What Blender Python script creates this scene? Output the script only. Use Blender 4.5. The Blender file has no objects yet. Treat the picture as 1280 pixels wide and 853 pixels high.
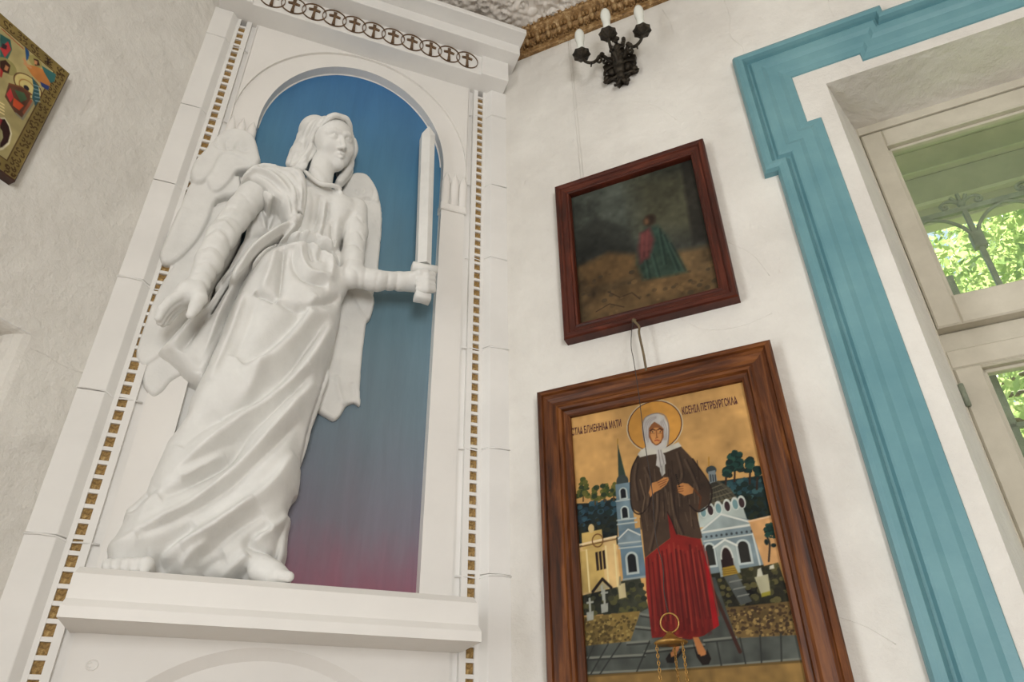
import bpy, bmesh, math, random
import numpy as np
from mathutils import Matrix, Vector

random.seed(7)
rng = np.random.default_rng(11)
scene = bpy.context.scene
COL = scene.collection

# ------------------------------------------------------------------ camera
FPX, PCX, PCY = 899.0, 640.0, 426.5          # 1280 x 853 frame
EYE = 1.6                                     # camera height above the floor

def _cam_dir(x, y):
    v = np.array([x - PCX, PCY - y, -FPX], float)
    return v / np.linalg.norm(v)

_up = _cam_dir(621, -959)                     # vertical vanishing point
_ax = _cam_dir(3450, 975)                     # horizontal vanishing point of the niche wall
_ax = _ax - _up * (_ax @ _up)
_ax /= np.linalg.norm(_ax)
ROT = np.array([_ax, np.cross(_up, _ax), _up])   # camera space -> world space

cam = bpy.data.cameras.new('camera')
cam.sensor_width = 36.0
cam.lens = FPX / 1280.0 * 36.0
cam.clip_start = 0.02
cam_ob = bpy.data.objects.new('camera', cam)
COL.objects.link(cam_ob)
_m = Matrix(ROT.tolist()).to_4x4()
_m.translation = (0, 0, EYE)
cam_ob.matrix_world = _m
scene.camera = cam_ob

# ------------------------------------------------------------------ world, sun, window light, exposure
world = bpy.data.worlds.new('sky')
scene.world = world
world.use_nodes = True
_nt = world.node_tree
_bg = _nt.nodes['Background']
_sky = _nt.nodes.new('ShaderNodeTexSky')
_sky.sky_type = 'HOSEK_WILKIE'
_sky.turbidity = 4.0
_sky.ground_albedo = 0.45
_sky.sun_direction = Vector((0.55, 0.45, 0.9)).normalized()
_nt.links.new(_sky.outputs[0], _bg.inputs['Color'])
_bg.inputs['Strength'].default_value = 4.8

def area(name, loc, target, sx, sz, power, color):
    l = bpy.data.lights.new(name, 'AREA')
    l.shape = 'RECTANGLE'
    l.size, l.size_y = sx, sz
    l.energy = power
    l.color = color
    o = bpy.data.objects.new(name, l)
    COL.objects.link(o)
    o.location = loc
    o.rotation_euler = (Vector(target) - Vector(loc)).to_track_quat('-Z', 'Y').to_euler()
    return o

sun = bpy.data.lights.new('sun_offscreen', 'SUN')
sun.energy = 26.0
sun.angle = 0.01
sun.color = (1.0, 0.95, 0.85)
sun_ob = bpy.data.objects.new('sun_offscreen', sun)
COL.objects.link(sun_ob)
sun_ob.rotation_euler = Vector((-0.55, -0.45, -0.9)).to_track_quat('-Z', 'Y').to_euler()

# daylight in the two window openings outside the picture: left wall, and the wall behind the photographer
area('window_left_offscreen', (-1.45, 0.50, 1.95), (-0.45, -0.50, 1.95), 1.0, 1.8, 46, (1.0, 0.995, 0.98))
area('window_back_offscreen', (-0.45, -3.31, 1.75), (-0.45, 0.0, 1.75), 1.0, 1.8, 120, (1.0, 0.985, 0.96))

vs = scene.view_settings
vs.view_transform = 'Standard'
vs.look = 'None'
vs.gamma = 1.0
vs.use_curve_mapping = False
vs.exposure = -0.32

# ------------------------------------------------------------------ frames of reference
D, UC, HW = 1.55, 0.10, 0.4825                # niche wall distance, its centre, half its width
S2 = math.sqrt(0.5)
N_R = np.array([-S2, -S2, 0.0]); B_R = np.array([S2, -S2, 0.0]); O_R = np.array([UC + HW, D, 0.0])
N_L = np.array([S2, -S2, 0.0]); B_L = np.array([-S2, -S2, 0.0]); O_L = np.array([UC - HW, D, 0.0])

def ray(x, y):
    return ROT @ _cam_dir(x, y)

def n_px(x, y, w=0.0):                        # pixel -> niche (u, z, w) on the plane w in front of the wall face
    r = ray(x, y); p = r * ((D - w) / r[1])
    return (p[0] - UC, p[2], w)

def r_px(x, y, w=0.0):                        # pixel -> right wall (s, z, w)
    r = ray(x, y); c = O_R + N_R * w
    p = r * ((c @ N_R) / (r @ N_R))
    return (float((p - c) @ B_R), float(p[2]), w)

def l_px(x, y, w=0.0):                        # pixel -> left wall (s, z, w)
    r = ray(x, y); c = O_L + N_L * w
    p = r * ((c @ N_L) / (r @ N_L))
    return (float((p - c) @ B_L), float(p[2]), w)

def NP(u, z, w=0.0):
    return (UC + u, D - w, EYE + z)

def RP(s, z, w=0.0):
    p = O_R + B_R * s + N_R * w
    return (p[0], p[1], EYE + z)

def LP(s, z, w=0.0):
    p = O_L + B_L * s + N_L * w
    return (p[0], p[1], EYE + z)

def arr(fn, pts):
    return [fn(*p) for p in pts]

# ------------------------------------------------------------------ objects
def wloc(o):
    v = Vector((0, 0, 0))
    while o is not None:
        v += o.location
        o = o.parent
    return v

def mesh_obj(name, verts, faces, mat=None, parent=None, smooth=False, origin=None, recalc=True):
    """one mesh object from world coordinates"""
    verts = np.asarray(verts, float).reshape(-1, 3)
    base = wloc(parent) if parent else Vector((0, 0, 0))
    org = np.array(origin if origin is not None else (base if parent else verts.mean(0)), float)
    me = bpy.data.meshes.new(name)
    me.from_pydata((verts - org).tolist(), [], [list(f) for f in faces])
    if recalc:
        bm = bmesh.new(); bm.from_mesh(me)
        bmesh.ops.recalc_face_normals(bm, faces=bm.faces)
        bm.to_mesh(me); bm.free()
    me.update()
    if smooth:
        me.polygons.foreach_set('use_smooth', [True] * len(me.polygons))
    if mat:
        me.materials.append(mat)
    o = bpy.data.objects.new(name, me)
    COL.objects.link(o)
    if parent:
        o.parent = parent
    o.location = Vector(org) - base
    return o

def piece(name, me, loc, parent):
    """another object that shares mesh data"""
    o = bpy.data.objects.new(name, me)
    COL.objects.link(o)
    o.parent = parent
    o.location = Vector(loc) - wloc(parent)
    return o

def empty(name, loc):
    o = bpy.data.objects.new(name, None)
    o.empty_display_size = 0.05
    COL.objects.link(o)
    o.location = loc
    return o

def tag(o, label, cat, group=None):
    o['label'] = label; o['category'] = cat
    if group:
        o['group'] = group
    return o

def struct(o):
    o['kind'] = 'structure'
    return o

class MB:
    """collects shapes for one mesh"""
    def __init__(self):
        self.v = []; self.f = []
    def add(self, verts, faces):
        b = len(self.v)
        self.v += [tuple(p) for p in verts]
        self.f += [tuple(i + b for i in q) for q in faces]
        return self
    def hexa(self, p8):
        return self.add(p8, [(0, 1, 2, 3), (7, 6, 5, 4), (0, 4, 5, 1), (1, 5, 6, 2), (2, 6, 7, 3), (3, 7, 4, 0)])
    def box(self, fn, a0, a1, z0, z1, w0, w1):
        p = [(a0, z0, w0), (a1, z0, w0), (a1, z1, w0), (a0, z1, w0), (a0, z0, w1), (a1, z0, w1), (a1, z1, w1), (a0, z1, w1)]
        return self.hexa([fn(*q) for q in p])
    def cbox(self, fn, a0, a1, z0, z1, w0, w1, c=0.003):
        """box with chamfered front edges (front at w1)"""
        r0 = [(a0, z0, w0), (a1, z0, w0), (a1, z1, w0), (a0, z1, w0)]
        r1 = [(a0, z0, w1 - c), (a1, z0, w1 - c), (a1, z1, w1 - c), (a0, z1, w1 - c)]
        r2 = [(a0 + c, z0 + c, w1), (a1 - c, z0 + c, w1), (a1 - c, z1 - c, w1), (a0 + c, z1 - c, w1)]
        fs = [(3, 2, 1, 0), (8, 9, 10, 11)]
        for k in range(4):
            j = (k + 1) % 4
            fs += [(k, j, 4 + j, 4 + k), (4 + k, 4 + j, 8 + j, 8 + k)]
        return self.add([fn(*q) for q in r0 + r1 + r2], fs)
    def prism(self, fn, poly, w0, w1):
        n = len(poly)
        vs_ = [fn(a, z, w0) for a, z in poly] + [fn(a, z, w1) for a, z in poly]
        fs = [tuple(range(n))[::-1], tuple(range(n, 2 * n))] + [(k, (k + 1) % n, n + (k + 1) % n, n + k) for k in range(n)]
        return self.add(vs_, fs)
    def sweep(self, rings, cap=True):
        n = len(rings[0]); vs_ = [p for r in rings for p in r]; fs = []
        for a in range(len(rings) - 1):
            for k in range(n):
                fs.append((a * n + k, a * n + (k + 1) % n, (a + 1) * n + (k + 1) % n, (a + 1) * n + k))
        if cap:
            fs += [tuple(range(n))[::-1], tuple(range((len(rings) - 1) * n, len(rings) * n))]
        return self.add(vs_, fs)
    def tube(self, pts, r, n=8, closed=False):
        pts = [Vector(p) for p in pts]
        rs = r if hasattr(r, '__len__') else [r] * len(pts)
        rings = []; ref = None
        m = len(pts)
        for i, p in enumerate(pts):
            if closed:
                t = pts[(i + 1) % m] - pts[i - 1]
            else:
                t = pts[min(i + 1, m - 1)] - pts[max(i - 1, 0)]
            t.normalize()
            if ref is None:
                ref = Vector((0, 0, 1)) if abs(t.z) < 0.9 else Vector((1, 0, 0))
            e1 = (ref - t * ref.dot(t)).normalized(); ref = e1
            e2 = t.cross(e1)
            rings.append([p + (e1 * math.cos(2 * math.pi * k / n) + e2 * math.sin(2 * math.pi * k / n)) * rs[i] for k in range(n)])
        if closed:
            rings.append(rings[0])
        return self.sweep(rings, cap=not closed)
    def lathe(self, c, axis, prof, n=12):
        """prof: (distance along axis, radius)"""
        c = Vector(c); ax = Vector(axis).normalized()
        e1 = ax.orthogonal().normalized(); e2 = ax.cross(e1)
        rings = [[c + ax * h + (e1 * math.cos(2 * math.pi * k / n) + e2 * math.sin(2 * math.pi * k / n)) * max(r, 1e-5) for k in range(n)] for h, r in prof]
        return self.sweep(rings)
    def ball(self, c, r, n=8, sq=(1, 1, 1)):
        c = Vector(c)
        rings = []
        for i in range(1, n):
            a = math.pi * i / n
            rings.append([c + Vector((math.sin(a) * math.cos(2 * math.pi * k / n) * sq[0], math.sin(a) * math.sin(2 * math.pi * k / n) * sq[1], math.cos(a) * sq[2])) * r for k in range(n)])
        return self.sweep(rings)
    def obj(self, name, mat, parent=None, smooth=False, origin=None):
        return mesh_obj(name, self.v, self.f, mat, parent, smooth, origin)

def spline(pts, n=8):
    """Catmull-Rom through points of any dimension"""
    P = [np.array(p, float) for p in pts]
    P = [2 * P[0] - P[1]] + P + [2 * P[-1] - P[-2]]
    out = []
    for i in range(1, len(P) - 2):
        for k in range(n):
            t = k / n
            out.append(0.5 * (2 * P[i] + (P[i + 1] - P[i - 1]) * t + (2 * P[i - 1] - 5 * P[i] + 4 * P[i + 1] - P[i + 2]) * t * t + (-P[i - 1] + 3 * P[i] - 3 * P[i + 1] + P[i + 2]) * t ** 3))
    out.append(P[-2])
    return out

# ------------------------------------------------------------------ materials
def lin(c):
    c = np.asarray(c, float) / 255.0
    return np.where(c <= 0.04045, c / 12.92, ((c + 0.055) / 1.055) ** 2.4)

def L4(c):
    return tuple(float(x) for x in lin(c)) + (1.0,)

class NT:
    def __init__(self, name):
        self.m = bpy.data.materials.new(name); self.m.use_nodes = True
        self.t = self.m.node_tree
        self.b = self.t.nodes['Principled BSDF']
    def n(self, typ, **kw):
        nd = self.t.nodes.new('ShaderNode' + typ)
        for k, v in kw.items():
            if k in nd.inputs:
                nd.inputs[k].default_value = v
            else:
                setattr(nd, k, v)
        return nd
    def l(self, a, b):
        self.t.links.new(a, b)
    def coord(self, scale=(1, 1, 1), rot=(0, 0, 0)):
        tc = self.n('TexCoord'); mp = self.n('Mapping')
        mp.inputs['Scale'].default_value = scale
        mp.inputs['Rotation'].default_value = rot
        self.l(tc.outputs['Object'], mp.inputs['Vector'])
        return mp.outputs['Vector']
    def noise(self, scale, detail=4, rough=0.6, vec=None, dist=0.0):
        nd = self.n('TexNoise', Scale=scale, Detail=detail, Roughness=rough, Distortion=dist)
        if vec is not None:
            self.l(vec, nd.inputs['Vector'])
        return nd.outputs['Fac']
    def ramp(self, fac, stops):
        r = self.n('ValToRGB')
        el = r.color_ramp.elements
        while len(el) < len(stops):
            el.new(0.5)
        for e, (p, c) in zip(el, stops):
            e.position = p; e.color = L4(c) if len(c) == 3 else c
        self.l(fac, r.inputs['Fac'])
        return r.outputs['Color']
    def bump(self, h, strength, dist, prev=None):
        b = self.n('Bump', Strength=strength, Distance=dist)
        self.l(h, b.inputs['Height'])
        if prev is not None:
            self.l(prev, b.inputs['Normal'])
        return b.outputs['Normal']
    def done(self, color=None, normal=None, rough=0.7, metal=0.0, spec=0.4):
        if color is not None:
            if hasattr(color, 'is_linked') or not hasattr(color, '__len__'):
                self.l(color, self.b.inputs['Base Color'])
            else:
                self.b.inputs['Base Color'].default_value = L4(color)
        if normal is not None:
            self.l(normal, self.b.inputs['Normal'])
        self.b.inputs['Roughness'].default_value = rough
        self.b.inputs['Metallic'].default_value = metal
        self.b.inputs['Specular IOR Level'].default_value = spec
        return self.m

def plaster(name, c0, c1, bumpy=1.0):
    t = NT(name); v = t.coord()
    col = t.ramp(t.noise(3.5, 6, 0.6, v), [(0.35, c0), (0.65, c1)])
    n1 = t.bump(t.noise(7, 3, 0.5, v, 0.4), 0.35 * bumpy, 0.02)
    n2 = t.bump(t.noise(38, 5, 0.6, v), 0.35 * bumpy, 0.006, n1)
    n3 = t.bump(t.noise(190, 3, 0.6, v), 0.25 * bumpy, 0.0015, n2)
    return t.done(col, n3, 0.75, spec=0.3)

def paint(name, c0, c1, scale=9, bump=0.25, rough=0.55, stretch=(1, 1, 1), fine=160):
    t = NT(name); v = t.coord(stretch)
    col = t.ramp(t.noise(scale, 5, 0.6, v), [(0.3, c0), (0.7, c1)])
    nm = t.bump(t.noise(fine, 3, 0.6, v), bump, 0.001, t.bump(t.noise(scale * 2, 2, 0.5, v), bump, 0.004))
    return t.done(col, nm, rough)

def wood(name, dark, mid, light, axis, rough=0.42, scale=1.0):
    """grain runs along the local axis 'z' (upright) or 'h' (level)"""
    t = NT(name)
    st = (26 * scale, 26 * scale, 2.0 * scale) if axis == 'z' else (2.5 * scale, 2.5 * scale, 26 * scale)
    v = t.coord(st)
    g = t.noise(1.6, 6, 0.65, v, 1.2)
    g2 = t.noise(6.0, 3, 0.6, v)
    mx = t.n('Math', operation='MULTIPLY_ADD'); mx.inputs[1].default_value = 0.35
    t.l(g2, mx.inputs[0]); t.l(g, mx.inputs[2])
    col = t.ramp(mx.outputs[0], [(0.45, dark), (0.66, mid), (0.85, light)])
    nm = t.bump(g, 0.15, 0.001)
    return t.done(col, nm, rough, spec=0.28)

M = {}
M['wall'] = plaster('wall_plaster', (210, 206, 199), (226, 223, 216), 1.9)
M['wall_left'] = plaster('left_plaster', (210, 206, 199), (226, 223, 216), 2.5)
M['ceiling'] = plaster('ceiling_stucco', (216, 209, 200), (232, 227, 219), 0.8)
M['niche'] = paint('niche_white', (220, 218, 214), (230, 228, 224), 5, 0.15, 0.6)
M['panel'] = paint('panel_white', (222, 219, 214), (230, 227, 222), 4, 0.12, 0.6)
M['statue'] = paint('statue_plaster', (214, 213, 209), (226, 225, 221), 14, 0.4, 0.8, (1, 1, 1), 240)
M['floor'] = paint('floor_boards', (104, 82, 60), (134, 108, 82), 3, 0.2, 0.5)
M['teal'] = paint('teal_oil_paint', (92, 138, 148), (112, 156, 163), 6, 0.35, 0.42)
M['window'] = paint('window_cream', (190, 184, 168), (206, 200, 184), 12, 0.3, 0.45)
M['veranda'] = paint('veranda_green_white', (176, 174, 152), (198, 195, 172), 6, 0.3, 0.6)
M['iron'] = paint('painted_iron', (120, 128, 112), (150, 157, 138), 30, 0.3, 0.5)
M['gold'] = None
t = NT('gold_foil'); v = t.coord()
col = t.ramp(t.noise(150, 4, 0.7, v), [(0.3, (92, 70, 38)), (0.52, (160, 128, 76)), (0.75, (212, 184, 126))])
M['gold'] = t.done(col, t.bump(t.noise(220, 4, 0.7, v), 0.7, 0.004), 0.42, 0.15)
t = NT('gilded_carving'); v = t.coord()
col = t.ramp(t.noise(60, 5, 0.7, v), [(0.3, (84, 60, 34)), (0.52, (148, 114, 70)), (0.75, (216, 190, 146))])
M['gilt'] = t.done(col, t.bump(t.noise(140, 4, 0.7, v), 0.6, 0.004), 0.45, 0.25)
M['ring'] = paint('ring_brown_gold', (78, 58, 40), (120, 92, 60), 60, 0.3, 0.4)
t = NT('aged_bronze'); v = t.coord()
col = t.ramp(t.noise(70, 4, 0.7, v), [(0.35, (34, 30, 25)), (0.7, (66, 58, 46))])
M['bronze'] = t.done(col, t.bump(t.noise(160, 4, 0.7, v), 0.6, 0.003), 0.45, 0.55)
M['bulb'] = paint('milk_glass', (222, 224, 216), (232, 234, 226), 5, 0.02, 0.2)
M['mahog_z'] = wood('mahogany_upright', (38, 15, 9), (68, 27, 16), (96, 44, 27), 'z')
M['mahog_h'] = wood('mahogany_level', (38, 15, 9), (68, 27, 16), (96, 44, 27), 'h')
M['oak_z'] = wood('stained_pine_upright', (38, 18, 7), (84, 44, 18), (124, 74, 34), 'z', 0.42, 0.8)
M['oak_h'] = wood('stained_pine_level', (38, 18, 7), (84, 44, 18), (124, 74, 34), 'h', 0.42, 0.8)
M['dark'] = paint('dark_wood_edge', (52, 34, 26), (74, 48, 36), 30, 0.2, 0.5)
M['wire'] = paint('wire_brown', (88, 74, 54), (120, 104, 78), 50, 0.2, 0.4)
M['string'] = paint('string_dark', (48, 42, 40), (70, 62, 58), 50, 0.2, 0.8)
M['brass'] = paint('brass', (150, 112, 56), (190, 150, 84), 50, 0.2, 0.3)
M['brass'].node_tree.nodes['Principled BSDF'].inputs['Metallic'].default_value = 0.6
M['ink'] = paint('inscription_ink', (70, 30, 30), (84, 40, 38), 50, 0.05, 0.6)
M['bark'] = paint('tree_bark', (92, 78, 62), (130, 116, 96), 20, 0.5, 0.9, (1, 1, 0.2))

t = NT('niche_sky_paint')
tc = t.n('TexCoord'); sx = t.n('SeparateXYZ'); t.l(tc.outputs['Object'], sx.inputs[0])
v = t.coord((1.0, 1.0, 0.35))
n1 = t.noise(14, 5, 0.6, v)
mm = t.n('Math', operation='MULTIPLY_ADD'); mm.inputs[1].default_value = 0.16
t.l(n1, mm.inputs[0]); t.l(sx.outputs['Z'], mm.inputs[2])
mr = t.n('MapRange'); mr.inputs['From Min'].default_value = 0.43; mr.inputs['From Max'].default_value = 2.16
t.l(mm.outputs[0], mr.inputs['Value'])
col = t.ramp(mr.outputs[0], [(0.0, (140, 80, 96)), (0.04, (132, 90, 106)), (0.11, (114, 110, 122)), (0.27, (106, 124, 135)), (0.5, (98, 130, 144)), (0.75, (76, 124, 154)), (1.0, (56, 108, 158))])
vs_ = t.coord((1.0, 1.0, 0.10))
st_ = t.n('MapRange'); st_.inputs['From Min'].default_value = 0.3; st_.inputs['From Max'].default_value = 0.7; st_.inputs['To Min'].default_value = 0.91; st_.inputs['To Max'].default_value = 1.06
t.l(t.noise(34, 5, 0.65, vs_, 0.6), st_.inputs['Value'])
ml = t.n('Mix', data_type='RGBA', blend_type='MULTIPLY'); ml.inputs[0].default_value = 1.0
t.l(col, ml.inputs[6]); t.l(st_.outputs[0], ml.inputs[7])
col = ml.outputs[2]
M['sky_paint'] = t.done(col, t.bump(t.noise(60, 4, 0.6, v), 0.25, 0.002), 0.55)

t = NT('vertex_painting')
at = t.n('Attribute'); at.attribute_name = 'Col'
v = t.coord()
M['art'] = t.done(at.outputs['Color'], t.bump(t.noise(260, 3, 0.6, v), 0.15, 0.001), 0.6, spec=0.15)

t = NT('leaf')
v = t.coord()
col = t.ramp(t.noise(2.2, 3, 0.6, v), [(0.3, (132, 160, 96)), (0.5, (176, 198, 124)), (0.7, (216, 222, 160))])
t.l(col, t.b.inputs['Base Color'])
t.b.inputs['Roughness'].default_value = 0.5
tr = t.n('BsdfTranslucent'); t.l(col, tr.inputs['Color'])
mxs = t.n('MixShader'); mxs.inputs[0].default_value = 0.5
t.l(t.b.outputs[0], mxs.inputs[1]); t.l(tr.outputs[0], mxs.inputs[2])
t.l(mxs.outputs[0], t.t.nodes['Material Output'].inputs['Surface'])
M['leaf'] = t.m

t = NT('window_glass')
gl = t.n('BsdfGlossy', Roughness=0.02)
tp = t.n('BsdfTransparent'); tp.inputs['Color'].default_value = (0.95, 0.98, 0.95, 1)
mg = t.n('MixShader'); mg.inputs[0].default_value = 0.05
t.l(tp.outputs[0], mg.inputs[1]); t.l(gl.outputs[0], mg.inputs[2])
t.l(mg.outputs[0], t.t.nodes['Material Output'].inputs['Surface'])
M['glass'] = t.m

# ================================================================== THE SETTING
ZT, ZF = 2.372, -EYE                          # ceiling and floor, relative to the eye

# ---- floor
def xy(p):
    return (p[0], p[1])
PLAN = [(UC - HW - 0.03, D + 0.14), (UC + HW + 0.10, D + 0.14), xy(RP(0.1, 0, -0.36)), xy(RP(3.5, 0, -0.36)), (3.20, -1.0), (3.20, -3.46), (-3.0, -3.46), (-3.0, -1.0), xy(LP(3.5, 0, -0.18)), xy(LP(0.1, 0, -0.18))]
def plan_slab(z0, z1):
    n = len(PLAN)
    m_ = MB()
    m_.add([(x, y, z0) for x, y in PLAN] + [(x, y, z1) for x, y in PLAN], [tuple(range(n))[::-1], tuple(range(n, 2 * n))] + [(k, (k + 1) % n, n + (k + 1) % n, n + k) for k in range(n)])
    return m_
mb = plan_slab(-0.1, 0.0)
struct(mb.obj('floor', M['floor']))

# ---- walls behind the photographer, with one tall window opening
def back_wall(name, parts):
    m_ = MB()
    for (x0, y0), (x1, y1), z0, z1 in parts:
        dx, dy = x1 - x0, y1 - y0
        l_ = math.hypot(dx, dy); nx, ny = -dy / l_ * 0.12, dx / l_ * 0.12
        m_.hexa([(x0, y0, z0), (x1, y1, z0), (x1 + nx, y1 + ny, z0), (x0 + nx, y0 + ny, z0), (x0, y0, z1), (x1, y1, z1), (x1 + nx, y1 + ny, z1), (x0 + nx, y0 + ny, z1)])
    return struct(m_.obj(name, M['wall']))
H1 = EYE + ZT + 0.05
back_wall('wall_west', [((-2.84, -3.3), (-2.84, -0.92), 0, H1)])
back_wall('wall_east', [((3.04, -0.92), (3.04, -3.3), 0, H1)])
back_wall('wall_back', [((-1.0, -3.3), (-2.95, -3.3), 0, H1), ((3.15, -3.3), (0.1, -3.3), 0, H1), ((0.1, -3.3), (-1.0, -3.3), 0, 0.8), ((0.1, -3.3), (-1.0, -3.3), 2.7, H1)])

# ---- right wall with the window opening
WS0, WS1, WZ0, WZ1 = 0.957, 2.043, -0.75, 1.642      # opening in the wall face
FS0, FS1, FZ0 = 1.023, 1.977, -0.70                  # the same at the window frame
WD = -0.21
SR = 3.5
mb = MB()
def quad(fn, pts):
    mb.add([fn(*p) for p in pts], [tuple(range(len(pts)))])
for a0, a1, z0, z1 in ((-0.2, WS0, ZF, ZT + 0.1), (WS1, SR, ZF, ZT + 0.1), (WS0, WS1, WZ1, ZT + 0.1), (WS0, WS1, ZF, WZ0)):
    quad(RP, [(a0, z0, 0), (a1, z0, 0), (a1, z1, 0), (a0, z1, 0)])
OW = -0.36
# outer part of the opening and the outside face
quad(RP, [(FS0, FZ0, WD), (FS0, WZ1, WD), (FS0, WZ1, OW), (FS0, FZ0, OW)])
quad(RP, [(FS1, FZ0, WD), (FS1, WZ1, WD), (FS1, WZ1, OW), (FS1, FZ0, OW)])
quad(RP, [(FS0, WZ1, WD), (FS1, WZ1, WD), (FS1, WZ1, OW), (FS0, WZ1, OW)])
quad(RP, [(FS0, FZ0, WD), (FS1, FZ0, WD), (FS1, FZ0, OW), (FS0, FZ0, OW)])
for a0, a1, z0, z1 in ((-0.2, FS0, ZF, ZT + 0.1), (FS1, SR, ZF, ZT + 0.1), (FS0, FS1, WZ1, ZT + 0.1), (FS0, FS1, ZF, FZ0)):
    quad(RP, [(a0, z0, OW), (a1, z0, OW), (a1, z1, OW), (a0, z1, OW)])
wall_right = struct(mesh_obj('wall_right', mb.v, mb.f, M['wall'], origin=RP(0, ZF, 0), recalc=False))

mb = MB()
quad(RP, [(WS0, WZ0, 0), (WS0, WZ1, 0), (FS0, WZ1, WD), (FS0, FZ0, WD)])
quad(RP, [(WS1, WZ0, 0), (WS1, WZ1, 0), (FS1, WZ1, WD), (FS1, FZ0, WD)])
quad(RP, [(WS0, WZ1, 0), (WS1, WZ1, 0), (FS1, WZ1, WD), (FS0, WZ1, WD)])
quad(RP, [(WS0, WZ0, 0), (WS1, WZ0, 0), (FS1, FZ0, WD), (FS0, FZ0, WD)])
mesh_obj('window_reveal', mb.v, mb.f, M['wall'], wall_right, recalc=False)

# thin raised seams of old plaster patches
seam = MB()
for pts in ([(905, 0), (912, 20), (913, 45), (928, 58), (929, 70)], [(715, 140), (735, 128), (760, 131), (790, 127), (820, 133), (846, 150)],
            [(828, 12), (838, 28), (842, 42)], [(845, 395), (880, 412), (925, 408), (965, 392)], [(905, 300), (940, 318), (962, 345)], [(1035, 0), (1037, 10), (1042, 20)],
            [(1018, 765), (1050, 772), (1085, 785), (1120, 806)]):
    seam.tube([RP(*r_px(x, y, 0.0)) for x, y in spline(pts, 5)], 0.0009, 5)
seam.obj('plaster_seam', M['wall'], wall_right, True)

# ---- left wall with the recess
RS0, RS1, RZ0, RZ1, RD = 0.16, 0.95, -0.6, 0.795, -0.16
mb = MB()
for a0, a1, z0, z1 in ((-0.2, RS0 - 0.035, ZF, ZT + 0.1), (RS1, 0.98, ZF, ZT + 0.1), (2.02, SR, ZF, ZT + 0.1), (0.98, 2.02, ZF, -0.62), (0.98, 2.02, 1.32, ZT + 0.1), (RS0 - 0.035, RS1, RZ1 + 0.012, ZT + 0.1), (RS0 - 0.035, RS1, ZF, RZ0)):
    quad(LP, [(a0, z0, 0), (a1, z0, 0), (a1, z1, 0), (a0, z1, 0)])
prev = None
ch = [(0.035, 0.0), (0.022, -0.004), (0.010, -0.013), (0.002, -0.028), (0.0, -0.05), (0.0, RD)]
for (o0, w0), (o1, w1) in zip(ch[:-1], ch[1:]):
    quad(LP, [(RS0 - o0, RZ0, w0), (RS0 - o1, RZ0, w1), (RS0 - o1, RZ1 + o1 * 0.34, w1), (RS0 - o0, RZ1 + o0 * 0.34, w0)])
    quad(LP, [(RS0 - o0, RZ1 + o0 * 0.34, w0), (RS0 - o1, RZ1 + o1 * 0.34, w1), (RS1, RZ1 + o1 * 0.34, w1), (RS1, RZ1 + o0 * 0.34, w0)])
quad(LP, [(RS0, RZ0, RD), (RS1, RZ0, RD), (RS1, RZ1, RD), (RS0, RZ1, RD)])
quad(LP, [(RS1, RZ0, RD), (RS1, RZ1, RD), (RS1, RZ1, 0), (RS1, RZ0, 0)])
quad(LP, [(RS0, RZ0, RD), (RS1, RZ0, RD), (RS1, RZ0, 0), (RS0, RZ0, 0)])
wall_left = struct(mesh_obj('wall_left', mb.v, mb.f, M['wall_left'], origin=LP(0, ZF, 0), recalc=False))
seam = MB()
for pts in ([(38, 436), (56, 443), (75, 455), (90, 462), (103, 466)],):
    seam.tube([LP(*l_px(x, y, 0.0)) for x, y in spline(pts, 5)], 0.0011, 5)
seam.obj('plaster_seam', M['wall_left'], wall_left, True)

# ---- ceiling, with stucco ornament in relief near the corner
mb = plan_slab(EYE + ZT, EYE + ZT + 0.12)
ceiling = struct(mb.obj('ceiling', M['ceiling']))
gx = np.arange(-0.15, 0.98, 0.004); gy = np.arange(0.80, 1.62, 0.004)
X, Y = np.meshgrid(gx, gy, indexing='ij')
H = np.zeros_like(X)
for _ in range(620):
    cx_, cy_ = rng.uniform(-0.1, 0.95), rng.uniform(0.85, 1.6)
    r_ = rng.uniform(0.018, 0.05)
    dx, dy = X - cx_, Y - cy_
    rr = np.hypot(dx, dy); th = np.arctan2(dy, dx)
    if rng.random() < 0.55:      # rosette of petals
        k = rng.integers(4, 7)
        f = np.clip(1 - rr / (r_ * (0.62 + 0.38 * np.abs(np.cos(k * th / 2 + cx_ * 9)))), 0, 1) ** 0.5
        f = f - 0.5 * np.exp(-(rr / (r_ * 0.25)) ** 2)
    else:                        # scroll
        f = np.exp(-((((rr / r_ * 1.6 - th / (2 * np.pi) + 8) % 1) - 0.5) / 0.22) ** 2) * np.clip(1.25 - rr / r_, 0, 1)
    H = np.maximum(H, 0.024 * f * (rr < r_ * 1.25))
ni, nj = X.shape
vv = np.stack([X, Y, EYE + ZT + 0.004 - H], -1).reshape(-1, 3)
ids = np.arange(ni * nj).reshape(ni, nj)
ff = np.stack([ids[:-1, :-1], ids[:-1, 1:], ids[1:, 1:], ids[1:, :-1]], -1).reshape(-1, 4)
st = mesh_obj('stucco_ornament', vv, ff.tolist(), M['ceiling'], ceiling, True, recalc=False)
st['kind'] = 'stuff'

# ---- gilded cornice under the ceiling, along the right wall
trim_gold = struct(empty('trim_1', RP(0.1, 2.28, 0)))
prof = [(-0.01, 2.272), (0.012, 2.270), (0.016, 2.276), (0.016, 2.292), (0.010, 2.297), (0.022, 2.318), (0.040, 2.336), (0.056, 2.344), (0.060, 2.350), (0.060, 2.362), (0.066, 2.364), (0.066, 2.38), (-0.01, 2.38)]
mb = MB()
mb.sweep([[RP(s, z, w) for w, z in prof] for s in (0.02, 3.4)])
mb.obj('moulding', M['gilt'], trim_gold)
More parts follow.
